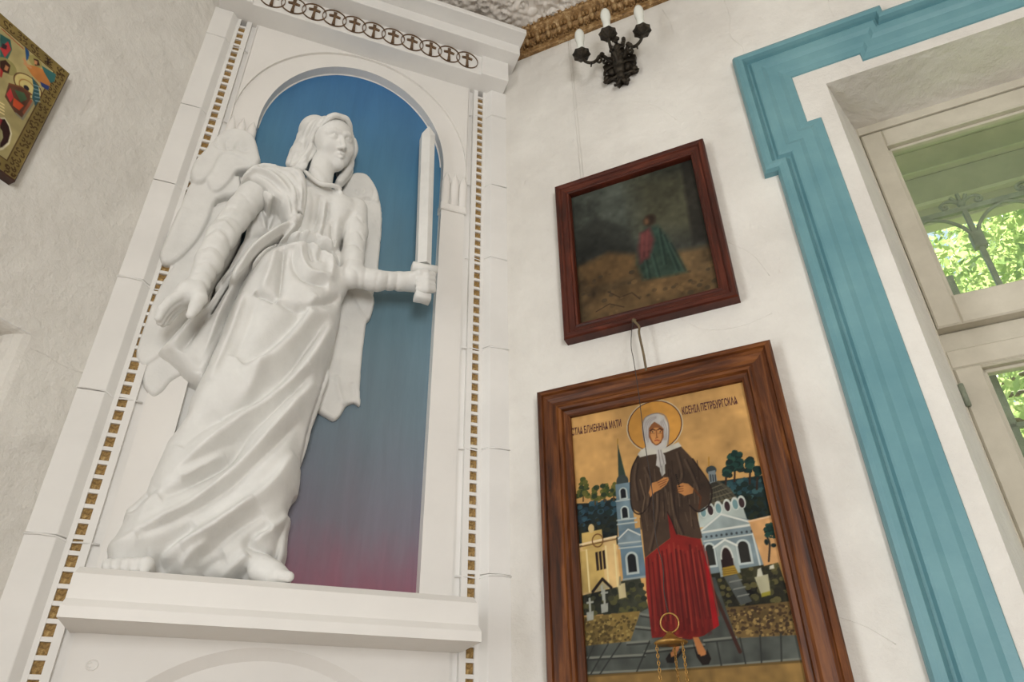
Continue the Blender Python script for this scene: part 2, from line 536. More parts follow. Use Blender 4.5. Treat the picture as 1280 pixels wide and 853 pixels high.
# one carved leaf: a ribbed, pointed lobe, mirrored curls at its foot
lf = MB()
def lobe(cs, cz, cw, rs, rz, rw):
    rings = []
    for i in range(1, 6):
        a = math.pi * i / 6
        rings.append([(cs + rs * math.sin(a) * math.cos(2 * math.pi * k / 7), cz + rz * math.cos(a), cw + rw * math.sin(a) * math.sin(2 * math.pi * k / 7)) for k in range(7)])
    lf.sweep(rings)
lobe(0, 0.020, 0.024, 0.0105, 0.021, 0.012); lobe(-0.014, 0.034, 0.038, 0.008, 0.011, 0.010); lobe(0.014, 0.034, 0.038, 0.008, 0.011, 0.010); lobe(-0.0145, 0.010, 0.016, 0.0055, 0.010, 0.008); lobe(0.0145, 0.010, 0.016, 0.0055, 0.010, 0.008)
lv = np.array([np.array(RP(a, z, w)) - np.array(RP(0, 0, 0)) for a, z, w in lf.v])
leaf_me = mesh_obj('carved_leaf', lv + np.array(RP(0.1, 2.297, 0)), lf.f, M['gilt'], trim_gold, True, origin=RP(0.1, 2.297, 0)).data
for k in range(1, 66):
    piece('carved_leaf', leaf_me, RP(0.1 + k * 0.041, 2.297, 0), trim_gold)
bead_mb = MB().ball((0, 0, 0), 0.006, 6)
bd = bead_mb.obj('bead', M['gilt'], trim_gold, True, origin=(0, 0, 0)); bd.location = Vector(RP(0.08, 2.356, 0.062)) - wloc(trim_gold)
for k in range(1, 130):
    piece('bead', bd.data, RP(0.08 + k * 0.0206, 2.356, 0.062), trim_gold)

# ---- teal moulded window surround with eared corners
outer = [(0.776, -1.1), (0.776, 1.372), (0.743, 1.372), (0.743, 1.852), (1.150, 1.852), (1.150, 1.826)]
inner = [(0.920, -1.1), (0.920, 1.527), (0.885, 1.527), (0.885, 1.706), (1.058, 1.706), (1.058, 1.676)]
mir = lambda L: L + [(3.0 - a, z) for a, z in L[::-1]]
outer, inner = np.array(mir(outer)), np.array(mir(inner))
tp_ = [(0.0, -0.004), (0.015, 0.016), (0.05, 0.025), (0.12, 0.029), (0.19, 0.026), (0.225, 0.017), (0.25, 0.008), (0.29, 0.008), (0.33, 0.017), (0.36, 0.019), (0.50, 0.0185), (0.54, 0.0155), (0.58, 0.0125), (0.76, 0.0115), (0.80, 0.009), (0.84, 0.0065), (0.97, 0.004), (1.0, -0.004)]
lines = [outer * (1 - t_) + inner * t_ for t_, _ in tp_]
mb = MB()
rings = [[RP(lines[i][k][0], lines[i][k][1], tp_[i][1]) for i in range(len(tp_))] for k in range(len(outer))]
n_ = len(tp_)
vv = [p for r in rings for p in r]; ff = []
for k in range(len(rings) - 1):
    for i in range(n_ - 1):
        ff.append((k * n_ + i, k * n_ + i + 1, (k + 1) * n_ + i + 1, (k + 1) * n_ + i))
mb.add(vv, ff)
trim_teal = struct(mb.obj('trim_2', M['teal'], origin=RP(0.776, -1.1, 0)))

# ================================================================== THE NICHE WALL (white tiled shrine front)
niche = struct(empty('wall_niche', NP(0, ZF, 0)))
mb = MB()
mb.box(NP, -0.62, 0.62, ZF, ZT + 0.05, -0.12, -0.064)
mb.obj('backing', M['niche'], niche)

# pilasters of big glazed blocks, each its own part
joints = [-0.76, -0.46, -0.16, 0.14, 0.441, 0.749, 1.048, 1.360, 1.656, 1.981, 2.114]
for sg in (-1, 1):
    for z0, z1 in zip(joints[:-1], joints[1:]):
        g = 0.0006
        prof = [(0.52, -0.07), (0.52, 0.0), (0.431, 0.0), (0.429, -0.001), (0.4115, -0.0235), (0.4115, -0.07)]
        ins = [(0.52, -0.07), (0.52, -0.0012), (0.432, -0.0012), (0.4285, -0.003), (0.4135, -0.0255), (0.4135, -0.07)]
        zz = [(z0 + g, ins), (z0 + g + 0.0012, prof), (z1 - g - 0.0012, prof), (z1 - g, ins)]
        mb = MB()
        mb.sweep([[NP(sg * a, z, w) for a, w in p] for z, p in zz])
        mb.obj('tile', M['niche'], niche)
    # raised grout beads at the joints
    for z in joints[3:-1]:
        mb = MB()
        zz = z + 0.004 * random.uniform(-1, 1)
        pts = [(0.486, zz, 0.0005), (0.46, zz + 0.002, 0.001), (0.432, zz, 0.001), (0.4125, zz - 0.003, -0.0225), (0.38, zz - 0.002, -0.0185), (0.360, zz - 0.001, -0.030)]
        mb.tube([NP(sg * a, z_, w) for a, z_, w in pts], 0.0021 if z < 1.1 else 0.0012, 6)
        mb.obj('joint_bead', M['niche'], niche, True)

# pierced strips with gold squares
PITCH, GZ0 = 0.03085, -0.155
for sg in (-1, 1):
    mb = MB()
    mb.box(NP, sg * 0.372, sg * 0.3868, -0.17, 2.114, -0.045, -0.0195)
    mb.box(NP, sg * 0.4052, sg * 0.416, -0.17, 2.114, -0.045, -0.0195)
    k = 0
    zs = []
    while GZ0 + k * PITCH < 2.09:
        zc = GZ0 + k * PITCH
        zs.append(zc)
        mb.box(NP, sg * 0.3860, sg * 0.4060, zc + 0.0113, zc + PITCH - 0.0113, -0.045, -0.0203)
        k += 1
    strip = mb.obj('pierced_strip', M['niche'], niche)
    var = []
    for q in range(5):
        g = MB()
        n = 4
        P = [(a, b) for a in np.linspace(-0.0105, 0.0105, n) for b in np.linspace(-0.0125, 0.0125, n)]
        g.add([NP(a, b, random.uniform(-0.0015, 0.0015)) for a, b in P], [(i * n + j, i * n + j + 1, (i + 1) * n + j + 1, (i + 1) * n + j) for i in range(n - 1) for j in range(n - 1)])
        var.append(np.array(g.v) - np.array(NP(0, 0, 0)))
    mes = []
    for q in range(5):
        me = bpy.data.meshes.new('gold_square')
        me.from_pydata(var[q].tolist(), [], g.f); me.materials.append(M['gold']); me.update()
        mes.append(me)
    for zc in zs:
        piece('gold_square', random.choice(mes), NP(sg * 0.396, zc, -0.0262), strip)

# panel around the arched opening: columns, arch band, spandrels
AC, OA, OB, EA, EB = 1.70, 0.281, 0.357, 0.3545, 0.412
FW, BW = -0.030, -0.0635
for sg in (-1, 1):
    mb = MB()
    mb.box(NP, sg * OA, sg * EA, 0.30, 1.56, BW - 0.01, FW)
    mb.obj('column', M['panel'], niche)
    mb = MB()
    mb.box(NP, sg * 0.35, sg * 0.38, -0.5, 2.114, -0.06, -0.0345)
    mb.obj('groove', M['niche'], niche)
ang = np.linspace(0, math.pi, 49)
inn = [(OA, 1.555)] + [(OA * math.cos(a), AC + OB * math.sin(a)) for a in ang] + [(-OA, 1.555)]
ext = [(EA, 1.555)] + [(EA * math.cos(a), AC + EB * math.sin(a)) for a in ang] + [(-EA, 1.555)]
mb = MB()
n_ = len(inn)
vv = [NP(a, z, FW) for a, z in inn] + [NP(a, z, FW) for a, z in ext] + [NP(a, z, BW - 0.01) for a, z in inn] + [NP(a, z, -0.05) for a, z in ext]
ff = []
for k in range(n_ - 1):
    ff += [(k, k + 1, n_ + k + 1, n_ + k), (k + 1, k, 2 * n_ + k, 2 * n_ + k + 1), (n_ + k, n_ + k + 1, 3 * n_ + k + 1, 3 * n_ + k)]
ff += [(0, n_, 3 * n_, 2 * n_), (n_ - 1, 2 * n_ - 1, 4 * n_ - 1, 3 * n_ - 1)]
mb.add(vv, ff)
mb.obj('arch_band', M['panel'], niche)
for sg in (-1, 1):
    mb = MB()
    ar = [(EA * math.cos(a), AC + EB * math.sin(a)) for a in np.linspace(0, math.pi / 2, 25)]
    poly = ar
    vv, ff = [], []
    for a, z in poly:
        vv += [NP(sg * a, z, -0.0215), NP(sg * (EA + 0.002), max(z, 1.70), -0.0215), NP(sg * a, 2.118, -0.0215), NP(sg * a, z, -0.05)]
    for k in range(len(poly) - 1):
        b = 4 * k
        ff += [(b, b + 4, b + 6, b + 2), (b, b + 4, b + 7, b + 3)]
    mb.add(vv, ff)
    # outer edge
    mb.box(NP, sg * (EA - 0.001), sg * (EA + 0.003), 1.60, 2.114, -0.05, -0.0215)
    mb.obj('spandrel', M['panel'], niche)
# petal capitals on the columns
for sg in (-1, 1):
    cap = MB()
    cap.cbox(NP, min(sg * 0.277, sg * 0.359), max(sg * 0.277, sg * 0.359), 1.526, 1.552, -0.06, -0.0215, 0.003)
    capo = cap.obj('capital', M['panel'], niche)
    for c, hw, top in ((0.2905, 0.0130, 1.676), (0.3185, 0.0128, 1.682), (0.3460, 0.0126, 1.680)):
        p = MB()
        rows = [(1.545, 0.92, 0.004), (1.58, 0.98, 0.007), (1.615, 1.0, 0.009), (1.640, 0.99, 0.009), (1.656, 0.72, 0.0085), (1.668, 0.36, 0.008), (top, 0.04, 0.007)]
        rings = []
        for z, k, b in rows:
            rings.append([NP(sg * (c + hw * k * x), z, FW - 0.001 + (b * 1.7 + 0.003) * (1 - 0.3 * x * x) * (1 if abs(x) < 0.99 else 0.0)) for x in (-1, -0.94, -0.5, 0, 0.5, 0.94, 1)])
        n7 = 7
        vv = [q for r in rings for q in r]
        ff = [(i * n7 + j, i * n7 + j + 1, (i + 1) * n7 + j + 1, (i + 1) * n7 + j) for i in range(len(rows) - 1) for j in range(6)]
        p.add(vv, ff)
        p.obj('petal', M['panel'], capo, True)

# painted sky behind the statue
mb = MB()
mb.box(NP, -0.30, 0.30, 0.30, 2.10, -0.075, -0.062)
back = mb.obj('painted_back', M['sky_paint'], niche, origin=NP(0, 0, 0))
mb = MB()
mb.tube([NP((OA - 0.001) * math.cos(a), AC + (OB - 0.001) * math.sin(a), -0.0618) for a in np.linspace(0.1, math.pi, 40)], [0.0016 + 0.0012 * random.random() for _ in range(40)], 6)
mb.obj('bare_edge', M['panel'], back, True)

# the shelf the statue stands on
mb = MB()
prof = [(-0.04, 0.367), (0.078, 0.367), (0.096, 0.352), (0.097, 0.309), (0.108, 0.295), (0.109, 0.2755), (-0.04, 0.277)]
us = [(-0.362, 0.370), (-0.362, 0.370), (-0.364, 0.373), (-0.365, 0.375), (-0.368, 0.379), (-0.368, 0.379), (-0.365, 0.376)]
mb.sweep([[NP(us[i][0], z, w) for i, (w, z) in enumerate(prof)], [NP(us[i][1], z, w) for i, (w, z) in enumerate(prof)]])
shelf = mb.obj('shelf', M['panel'], niche)

# lower panel with a sunk arch
mb = MB()
CU, CZ, R1, R2 = -0.012, -0.085, 0.353, 0.331
a_ = np.linspace(math.radians(15), math.radians(165), 41)
o_ = [(CU + R1 * math.cos(a), CZ + R1 * math.sin(a)) for a in a_]
i_ = [(CU + R2 * math.cos(a), CZ + R2 * math.sin(a)) for a in a_]
vv = [NP(a, z, FW) for a, z in o_] + [NP(a, z, -0.047) for a, z in i_] + [NP(a, 0.285, FW) for a, z in o_] + [NP(a, -0.04, -0.047) for a, z in i_]
n_ = len(a_); ff = []
for k in range(n_ - 1):
    ff += [(k, k + 1, n_ + k + 1, n_ + k), (k, k + 1, 2 * n_ + k + 1, 2 * n_ + k), (n_ + k, n_ + k + 1, 3 * n_ + k + 1, 3 * n_ + k)]
mb.add(vv, ff)
for sg in (-1, 1):
    e = CU + sg * R1 * math.cos(a_[0])
    mb.add([NP(e, -0.5, FW), NP(sg * 0.3545, -0.5, FW), NP(sg * 0.3545, 0.285, FW), NP(e, 0.285, FW), NP(sg * 0.3545, -0.5, -0.05), NP(sg * 0.3545, 0.285, -0.05)], [(0, 1, 2, 3), (1, 4, 5, 2)])
    e2 = CU + sg * R2 * math.cos(a_[0])
    mb.add([NP(e, -0.5, FW), NP(e, CZ + R1 * math.sin(a_[0]), FW), NP(e2, CZ + R2 * math.sin(a_[0]), -0.047), NP(e2, -0.5, -0.047)], [(0, 1, 2, 3)])
mb.add([NP(-0.345, -0.5, -0.047), NP(0.33, -0.5, -0.047), NP(0.33, 0.0, -0.047), NP(-0.345, 0.0, -0.047)], [(0, 1, 2, 3)])
lower = mb.obj('lower_panel', M['panel'], niche)
mb = MB()
mk = n_px(115, 832, FW)
mb.tube([NP(mk[0] + 0.0095 * math.cos(a), mk[1] + 0.0085 * math.sin(a), FW) for a in np.linspace(0, 2 * math.pi, 15)[:-1]], 0.0013, 5, True)
mb.tube([NP(mk[0] - 0.003 + 0.004 * math.cos(a), mk[1] + 0.004 * math.sin(a), FW) for a in np.linspace(1, 5.2, 8)], 0.001, 5)
mb.obj('stamped_mark', M['panel'], lower, True)

# stepped cornice
def slab(name, u0, u1, z0, z1, w1, c=0.003):
    return MB().cbox(NP, u0, u1, z0, z1, -0.07, w1, c).obj(name, M['niche'], niche)
frieze = slab('cornice_frieze', -0.474, 0.472, 2.114, 2.212, 0.048, 0.002)
for sg in (-1, 1):
    a, b = sorted((sg * 0.376, sg * 0.4735))
    slab('frieze_block', a, b, 2.1135, 2.2115, 0.0555, 0.002)
slab('cornice_step', -0.5015, 0.4995, 2.210, 2.258, 0.1037, 0.002)
slab('cornice_step', -0.506, 0.504, 2.2575, 2.279, 0.159, 0.003)

# chain of rings with a cross in each
def ring_mesh():
    mb = MB()
    R = 40
    for k in range(R):
        a0, a1 = 2 * math.pi * k / R, 2 * math.pi * (k + 1) / R
        P = []
        for a in (a0, a1):
            c, s = math.cos(a), math.sin(a)
            P.append([(0.0392 * c, 0.0412 * s, 0.0), (0.0392 * c, 0.0412 * s, 0.004), (0.0370 * c, 0.0388 * s, 0.004), (0.0370 * c, 0.0388 * s, 0.0)])
        vv = [NP(*q) for q in P[0] + P[1]]
        mb.add(vv, [(0, 1, 5, 4), (1, 2, 6, 5), (2, 3, 7, 6), (3, 0, 4, 7)])
    return mb
rm = ring_mesh()
cross = [(-0.0055, -0.034), (0.0055, -0.034), (0.0035, -0.006), (0.004, 0.006), (0.017, 0.004), (0.019, 0.011), (0.006, 0.015), (0.0045, 0.018), (0.006, 0.030), (-0.006, 0.030), (-0.0045, 0.018), (-0.006, 0.015), (-0.019, 0.011), (-0.017, 0.004), (-0.004, 0.006), (-0.0035, -0.006)]
cm = MB().prism(NP, cross, 0.0, 0.005)
o0 = np.array(NP(0, 0, 0))
rme = bpy.data.meshes.new('ring'); rme.from_pydata((np.array(rm.v) - o0).tolist(), [], rm.f); rme.materials.append(M['ring']); rme.update()
cme = bpy.data.meshes.new('cross'); cme.from_pydata((np.array(cm.v) - o0).tolist(), [], cm.f); cme.materials.append(M['ring']); cme.update()
for k in range(11):
    u = 0.3234 - k * 0.0647
    piece('ring', rme, NP(u, 2.1665, 0.0478 + 0.0006 * (k % 2)), frieze)
    piece('cross', cme, NP(u, 2.1665, 0.0478), frieze)

HEAD_POS, HEAD_ROT, HEAD_S = (-0.0713, 1.6025, 0.040), (0.30, 0.55, 0.32), 0.745

# ================================================================== THE STATUE (plaster high relief)
def seg_param(px, py, a, b):
    dx, dy = b[0] - a[0], b[1] - a[1]
    L2 = dx * dx + dy * dy + 1e-12
    return np.clip(((px - a[0]) * dx + (py - a[1]) * dy) / L2, 0, 1)

def poly_sd(U, Z, poly):
    """signed distance to a polygon, negative inside"""
    P = np.array([(p[0], p[1]) for p in poly], float)
    d = np.full(U.shape, 1e9); ins = np.zeros(U.shape, bool)
    for a, b in zip(P, np.roll(P, -1, 0)):
        t_ = seg_param(U, Z, a, b)
        d = np.minimum(d, (U - a[0] - t_ * (b[0] - a[0])) ** 2 + (Z - a[1] - t_ * (b[1] - a[1])) ** 2)
        c = (a[1] > Z) != (b[1] > Z)
        if c.any():
            ins ^= c & (U < (b[0] - a[0]) * (Z - a[1]) / (b[1] - a[1] + 1e-15) + a[0])
    d = np.sqrt(d)
    return np.where(ins, -d, d)

class Vol:
    """a block of space, carved by signed distances and turned into a mesh"""
    def __init__(self, u0, u1, z0, z1, w0, w1, h):
        self.h = h
        self.u = np.arange(u0, u1, h, dtype=np.float32)
        self.z = np.arange(z0, z1, h, dtype=np.float32)
        self.w = np.arange(w0, w1, h, dtype=np.float32)
        self.d = np.full((len(self.u), len(self.z), len(self.w)), 0.1, np.float32)
        self.U, self.Z = np.meshgrid(self.u, self.z, indexing='ij')
    def _sl(self, lo, hi):
        out = []
        for ax, a, b in zip((self.u, self.z, self.w), lo, hi):
            out.append(slice(max(0, int((a - ax[0]) / self.h)), max(0, min(len(ax), int((b - ax[0]) / self.h) + 2))))
        return tuple(out)
    def _grid(self, sl):
        return self.u[sl[0]][:, None, None], self.z[sl[1]][None, :, None], self.w[sl[2]][None, None, :]
    def join(self, sl, dn, k):
        a = self.d[sl]
        if a.size == 0:
            return
        if k <= 0:
            self.d[sl] = np.minimum(a, dn); return
        h = np.clip(0.5 + 0.5 * (a - dn) / k, 0, 1)
        self.d[sl] = a * (1 - h) + dn * h - k * h * (1 - h)
    def cut(self, sl, dn, k):
        a = self.d[sl]
        h = np.clip(0.5 - 0.5 * (a + dn) / k, 0, 1)
        self.d[sl] = a * (1 - h) - dn * h + k * h * (1 - h)
    def _caps(self, a, b, ra, rb, pad):
        a, b = np.array(a, float), np.array(b, float)
        m = max(ra, rb) + pad
        sl = self._sl(np.minimum(a, b) - m, np.maximum(a, b) + m)
        U, Z, W = self._grid(sl)
        dv = b - a
        t_ = np.clip(((U - a[0]) * dv[0] + (Z - a[1]) * dv[1] + (W - a[2]) * dv[2]) / (dv @ dv + 1e-12), 0, 1)
        dd = np.sqrt((U - a[0] - t_ * dv[0]) ** 2 + (Z - a[1] - t_ * dv[1]) ** 2 + (W - a[2] - t_ * dv[2]) ** 2) - (ra + (rb - ra) * t_)
        return sl, dd.astype(np.float32)
    def caps(self, pts, rads, k=0.01, cut=False):
        if not hasattr(rads, '__len__'):
            rads = [rads] * len(pts)
        for a, b, ra, rb in zip(pts[:-1], pts[1:], rads[:-1], rads[1:]):
            sl, dd = self._caps(a, b, ra, rb, 2 * k + 2 * self.h)
            (self.cut if cut else self.join)(sl, dd, max(k, 1e-4))
    def ell(self, c, r, R=None, k=0.01, cut=False):
        c = np.array(c, float); r = np.array(r, float)
        m = r.max() + 2 * k + 2 * self.h
        sl = self._sl(c - m, c + m)
        U, Z, W = self._grid(sl)
        x, y, q = U - c[0], Z - c[1], W - c[2]
        if R is not None:
            x, y, q = (R[0, 0] * x + R[1, 0] * y + R[2, 0] * q, R[0, 1] * x + R[1, 1] * y + R[2, 1] * q, R[0, 2] * x + R[1, 2] * y + R[2, 2] * q)
        k0 = np.sqrt((x / r[0]) ** 2 + (y / r[1]) ** 2 + (q / r[2]) ** 2)
        k1 = np.sqrt((x / r[0] ** 2) ** 2 + (y / r[1] ** 2) ** 2 + (q / r[2] ** 2) ** 2)
        dd = (k0 * (k0 - 1) / np.maximum(k1, 1e-6)).astype(np.float32)
        (self.cut if cut else self.join)(sl, dd, max(k, 1e-4))
    def layer(self, poly, wb, H, R, k=0.008, tilt=None, wlow=-0.3, p=0.5):
        """a swollen sheet with the given outline; wb its rim depth, H its swelling"""
        P = np.array([(q[0], q[1]) for q in poly])
        m = 0.03
        sl = self._sl((P[:, 0].min() - m, P[:, 1].min() - m, -9), (P[:, 0].max() + m, P[:, 1].max() + m, 9))
        U, Z = self.U[sl[0], sl[1]], self.Z[sl[0], sl[1]]
        sd = poly_sd(U, Z, poly)
        t_ = np.clip(-sd / R, 0, 1)
        top = wb + H * (1 - (1 - t_) ** 2) ** p
        if tilt is not None:
            top = top + tilt(U, Z)
        W = self.w[sl[2]][None, None, :]
        dn = np.maximum((W - top[:, :, None]) * 0.75, sd[:, :, None])
        if wlow > -0.2:
            dn = np.maximum(dn, wlow - W)
        self.join(sl, dn.astype(np.float32), max(k, 1e-4))
    def disp(self, h2):
        self.d -= h2[:, :, None].astype(np.float32)
    def trim(self, w0):
        self.d = np.maximum(self.d, (w0 - self.w)[None, None, :])
    def fold(self, acc, pts, wa, wb, amp, fade=0.15):
        """add to a relief map: a ridge (amp>0) or a groove (amp<0); wa and wb are its widths on its two sides"""
        P = np.array([(q[0], q[1]) for q in spline([(p[0], p[1]) for p in pts], 5)])
        m = 3 * max(wa, wb)
        sl = self._sl((P[:, 0].min() - m, P[:, 1].min() - m, -9), (P[:, 0].max() + m, P[:, 1].max() + m, 9))[:2]
        U, Z = self.U[sl], self.Z[sl]
        best = np.full(U.shape, 1e9); side = np.zeros(U.shape); par = np.zeros(U.shape)
        L = np.r_[0, np.cumsum(np.hypot(*np.diff(P, axis=0).T))]; L /= L[-1]
        for i in range(len(P) - 1):
            a, b = P[i], P[i + 1]
            t_ = seg_param(U, Z, a, b)
            d2 = (U - a[0] - t_ * (b[0] - a[0])) ** 2 + (Z - a[1] - t_ * (b[1] - a[1])) ** 2
            q = d2 < best
            best = np.where(q, d2, best)
            side = np.where(q, (b[0] - a[0]) * (Z - a[1]) - (b[1] - a[1]) * (U - a[0]), side)
            par = np.where(q, L[i] + t_ * (L[i + 1] - L[i]), par)
        dd = np.sqrt(best)
        wd = np.where(side > 0, wa, wb)
        fd = np.clip(par / fade, 0, 1) * np.clip((1 - par) / fade, 0, 1)
        acc[sl] += amp * np.exp(-(dd / wd) ** (1.45 if amp < 0 else 1.7)) * np.sqrt(fd)
    def mesh(self, name, mat, parent, fn=NP):
        d = self.d.copy()
        d[0] = d[-1] = 0.1; d[:, 0] = d[:, -1] = 0.1; d[:, :, 0] = d[:, :, -1] = 0.1
        s = d < 0
        shp = np.array(d.shape) - 1
        cnt = np.zeros(shp, np.int8)
        for i in (0, 1):
            for j in (0, 1):
                for k in (0, 1):
                    cnt += s[i:i + shp[0], j:j + shp[1], k:k + shp[2]]
        act = (cnt > 0) & (cnt < 8)
        I, J, K = np.nonzero(act)
        idx = np.full(shp, -1, np.int32); idx[I, J, K] = np.arange(len(I))
        pos = np.zeros((len(I), 3)); num = np.zeros(len(I))
        cs = [(0, 0, 0), (1, 0, 0), (0, 1, 0), (1, 1, 0), (0, 0, 1), (1, 0, 1), (0, 1, 1), (1, 1, 1)]
        ed = [(a, b) for a in range(8) for b in range(a + 1, 8) if sum(x != y for x, y in zip(cs[a], cs[b])) == 1]
        val = [d[I + c[0], J + c[1], K + c[2]] for c in cs]
        for a, b in ed:
            m = (val[a] < 0) != (val[b] < 0)
            t_ = np.where(m, val[a] / np.where(m, val[a] - val[b], 1), 0)
            for ax in range(3):
                pos[:, ax] += np.where(m, cs[a][ax] + t_ * (cs[b][ax] - cs[a][ax]), 0)
            num += m
        pos /= num[:, None]
        co = np.stack([self.u[I] + pos[:, 0] * self.h, self.z[J] + pos[:, 1] * self.h, self.w[K] + pos[:, 2] * self.h], 1)
        faces = []
        for ax in range(3):
            lo = [slice(1, shp[q]) for q in range(3)]
            lo[ax] = slice(0, shp[ax])
            hi = list(lo); hi[ax] = slice(1, shp[ax] + 1)
            A = s[tuple(lo)]; Bq = s[tuple(hi)]
            e = np.argwhere(A != Bq)
            fl = A[A != Bq]
            off = np.array([1, 1, 1]); off[ax] = 0
            e = e + off
            o1, o2 = [q for q in range(3) if q != ax]
            def at(da, db):
                c = e.copy(); c[:, o1] -= da; c[:, o2] -= db
                return idx[c[:, 0], c[:, 1], c[:, 2]]
            q = np.stack([at(1, 1), at(0, 1), at(0, 0), at(1, 0)], 1)
            if ax == 1:
                fl = ~fl
            q[~fl] = q[~fl][:, ::-1]
            faces.append(q)
        F = np.concatenate(faces)
        F = F[(F >= 0).all(1)]
        # light smoothing
        for it in range(1):
            acc = np.zeros_like(co); n = np.zeros(len(co))
            for a in range(4):
                b = (a + 1) % 4
                np.add.at(acc, F[:, a], co[F[:, b]]); np.add.at(n, F[:, a], 1)
                np.add.at(acc, F[:, b], co[F[:, a]]); np.add.at(n, F[:, b], 1)
            co = co * 0.5 + 0.5 * acc / np.maximum(n, 1)[:, None]
        vv = np.stack([UC + co[:, 0], D - co[:, 2], EYE + co[:, 1]], 1)
        # (u, z, w) -> (x, -y, z): handedness flips twice, faces already point outward
        me = bpy.data.meshes.new(name)
        org = np.array(wloc(parent))
        me.vertices.add(len(vv)); me.vertices.foreach_set('co', (vv - org).astype(np.float32).ravel())
        me.loops.add(F.size); me.loops.foreach_set('vertex_index', F.astype(np.int32).ravel())
        me.polygons.add(len(F)); me.polygons.foreach_set('loop_start', np.arange(0, F.size, 4, dtype=np.int32))
        me.polygons.foreach_set('loop_total', np.full(len(F), 4, np.int32))
        me.polygons.foreach_set('use_smooth', np.ones(len(F), bool))
        me.update(calc_edges=True); me.validate()
        me.materials.append(mat)
        o = bpy.data.objects.new(name, me); COL.objects.link(o); o.parent = parent
        return o

def PX(pts, w):
    return [n_px(p[0], p[1], p[2] if len(p) > 2 else w) for p in pts]

angel = empty('angel_statue', NP(-0.10, 0.366, 0.02))
tag(angel, 'white plaster winged angel in a draped robe, standing in the blue niche with raised sword', 'statue')

# ---------------- body: robe, arms, hands, feet, neck, face - one continuous surface
V = Vol(-0.40, 0.335, 0.345, 1.90, -0.075, 0.165, 0.0027)
W1 = 0.02
robe = PX([(352, 296, .05), (384, 262, .06), (432, 268, .04), (436, 290), (431, 306), (428.7, 322), (427.7, 337), (428.5, 360), (428, 381), (425.6, 402), (418, 432), (409.7, 459), (397, 499), (390.7, 516), (384, 540), (378, 570), (378, 598), (373.6, 619), (366.6, 645),
           (359.5, 671), (354.8, 700, .05), (352, 722, .06), (130, 712, .06), (131, 694, .06), (131, 677, .05), (129, 674, .05), (141.6, 664.5, .04), (152, 647.6, .03), (155, 630.7), (181.7, 609.6), (194, 580), (209, 545), (219, 535), (240, 511.8), (252.8, 480), (257, 471.7, .03), (270, 438, .04), (284.5, 400, .05), (296, 364, .05), (320, 323, .05)], W1)
V.layer(robe, -0.03, 0.085, 0.085, 0.006, tilt=lambda U, Z: 0.022 * np.clip((Z - 0.4) / 0.8, 0, 1))
# legs press through the cloth
V.caps(PX([(385, 345), (340, 470), (320, 600), (325, 690)], 0.0), [0.085, 0.075, 0.06, 0.05], 0.03)
V.caps(PX([(350, 350), (290, 500), (215, 640), (170, 690)], 0.0), [0.075, 0.07, 0.055, 0.045], 0.03)
# torso
torso = PX([(352, 300, .05), (360, 262, .05), (362, 226, .05), (378, 213, .05), (398, 224, .06), (417, 229, .06), (430, 237, .05), (446, 250, .04), (449, 262, .03), (440, 284, .03), (433, 306, .03), (429, 326, .03), (390, 322, .05)], 0.04)
V.layer(torso, -0.02, 0.075, 0.055, 0.008)
V.ell(n_px(426, 264, 0.030), (0.045, 0.055, 0.034), None, 0.02)
V.ell(n_px(386, 256, 0.04), (0.055, 0.06, 0.035), None, 0.02)
V.ell(n_px(392, 348, 0.022), (0.085, 0.08, 0.042), None, 0.03)

# relief map of the drapery
acc = np.zeros(V.U.shape)
def F(pts, amp, wa, wb=None, w=0.07, fade=0.15):
    V.fold(acc, PX(pts, w), wa, wb or wa, amp * 1.38, fade)
# long diagonal folds of the skirt, from the hip down to the trailing hem
F([(384, 387), (353, 421), (327, 442), (302, 456)], -0.016, 0.012, 0.022)
F([(396, 372), (372, 412), (338, 448), (300, 470)], 0.010, 0.022, 0.012)
F([(412, 390), (384, 430), (363, 461), (332, 491), (296, 511), (255, 531), (226, 556)], -0.018, 0.012, 0.026)
F([(418, 398), (392, 444), (360, 480), (320, 510), (270, 545), (228, 580), (196, 603)], 0.013, 0.022, 0.012)
F([(392, 461), (363, 491), (338, 516), (312, 541), (287, 574), (240, 602), (200, 622)], -0.017, 0.010, 0.022)
F([(398, 470), (366, 508), (338, 540), (299, 580), (240, 627), (205, 645), (160, 668), (133, 678)], 0.015, 0.024, 0.011)
F([(376, 520), (340, 560), (300, 598), (250, 632), (205, 655), (170, 668)], -0.013, 0.010, 0.020)
F([(372, 560), (340, 604), (292, 640), (250, 664), (210, 684), (185, 690)], 0.012, 0.020, 0.012)
F([(283, 566), (252, 584), (226, 597), (184, 608)], 0.012, 0.016, 0.009)
F([(300, 545), (262, 566), (225, 584), (205, 590)], -0.005, 0.010, 0.016)
F([(225, 597), (195, 606), (170, 622), (158, 630)], -0.012, 0.009, 0.014)
F([(190, 612), (178, 635), (168, 660)], 0.006, 0.014, 0.012)
F([(317, 624), (285, 646), (262, 662), (225, 680)], 0.009, 0.016, 0.010)
F([(330, 640), (296, 660), (268, 682), (246, 694)], -0.009, 0.010, 0.016)
F([(245, 655), (222, 672), (200, 690), (206, 706)], -0.013, 0.009, 0.014)
F([(262, 676), (238, 690), (226, 706), (240, 716)], 0.010, 0.012, 0.009)
F([(282, 690), (262, 700), (250, 714)], -0.010, 0.010, 0.012)
F([(340, 655), (312, 674), (330, 686), (348, 692)], -0.014, 0.008, 0.011, fade=0.08)
F([(366, 632), (350, 652), (316, 672)], 0.012, 0.010, 0.008)
F([(375, 600), (362, 640), (350, 672), (347, 700)], -0.010, 0.008, 0.012)
F([(312, 690), (290, 705), (275, 716)], 0.010, 0.012, 0.010)
F([(345, 700), (318, 704), (296, 716)], -0.010, 0.009, 0.010)
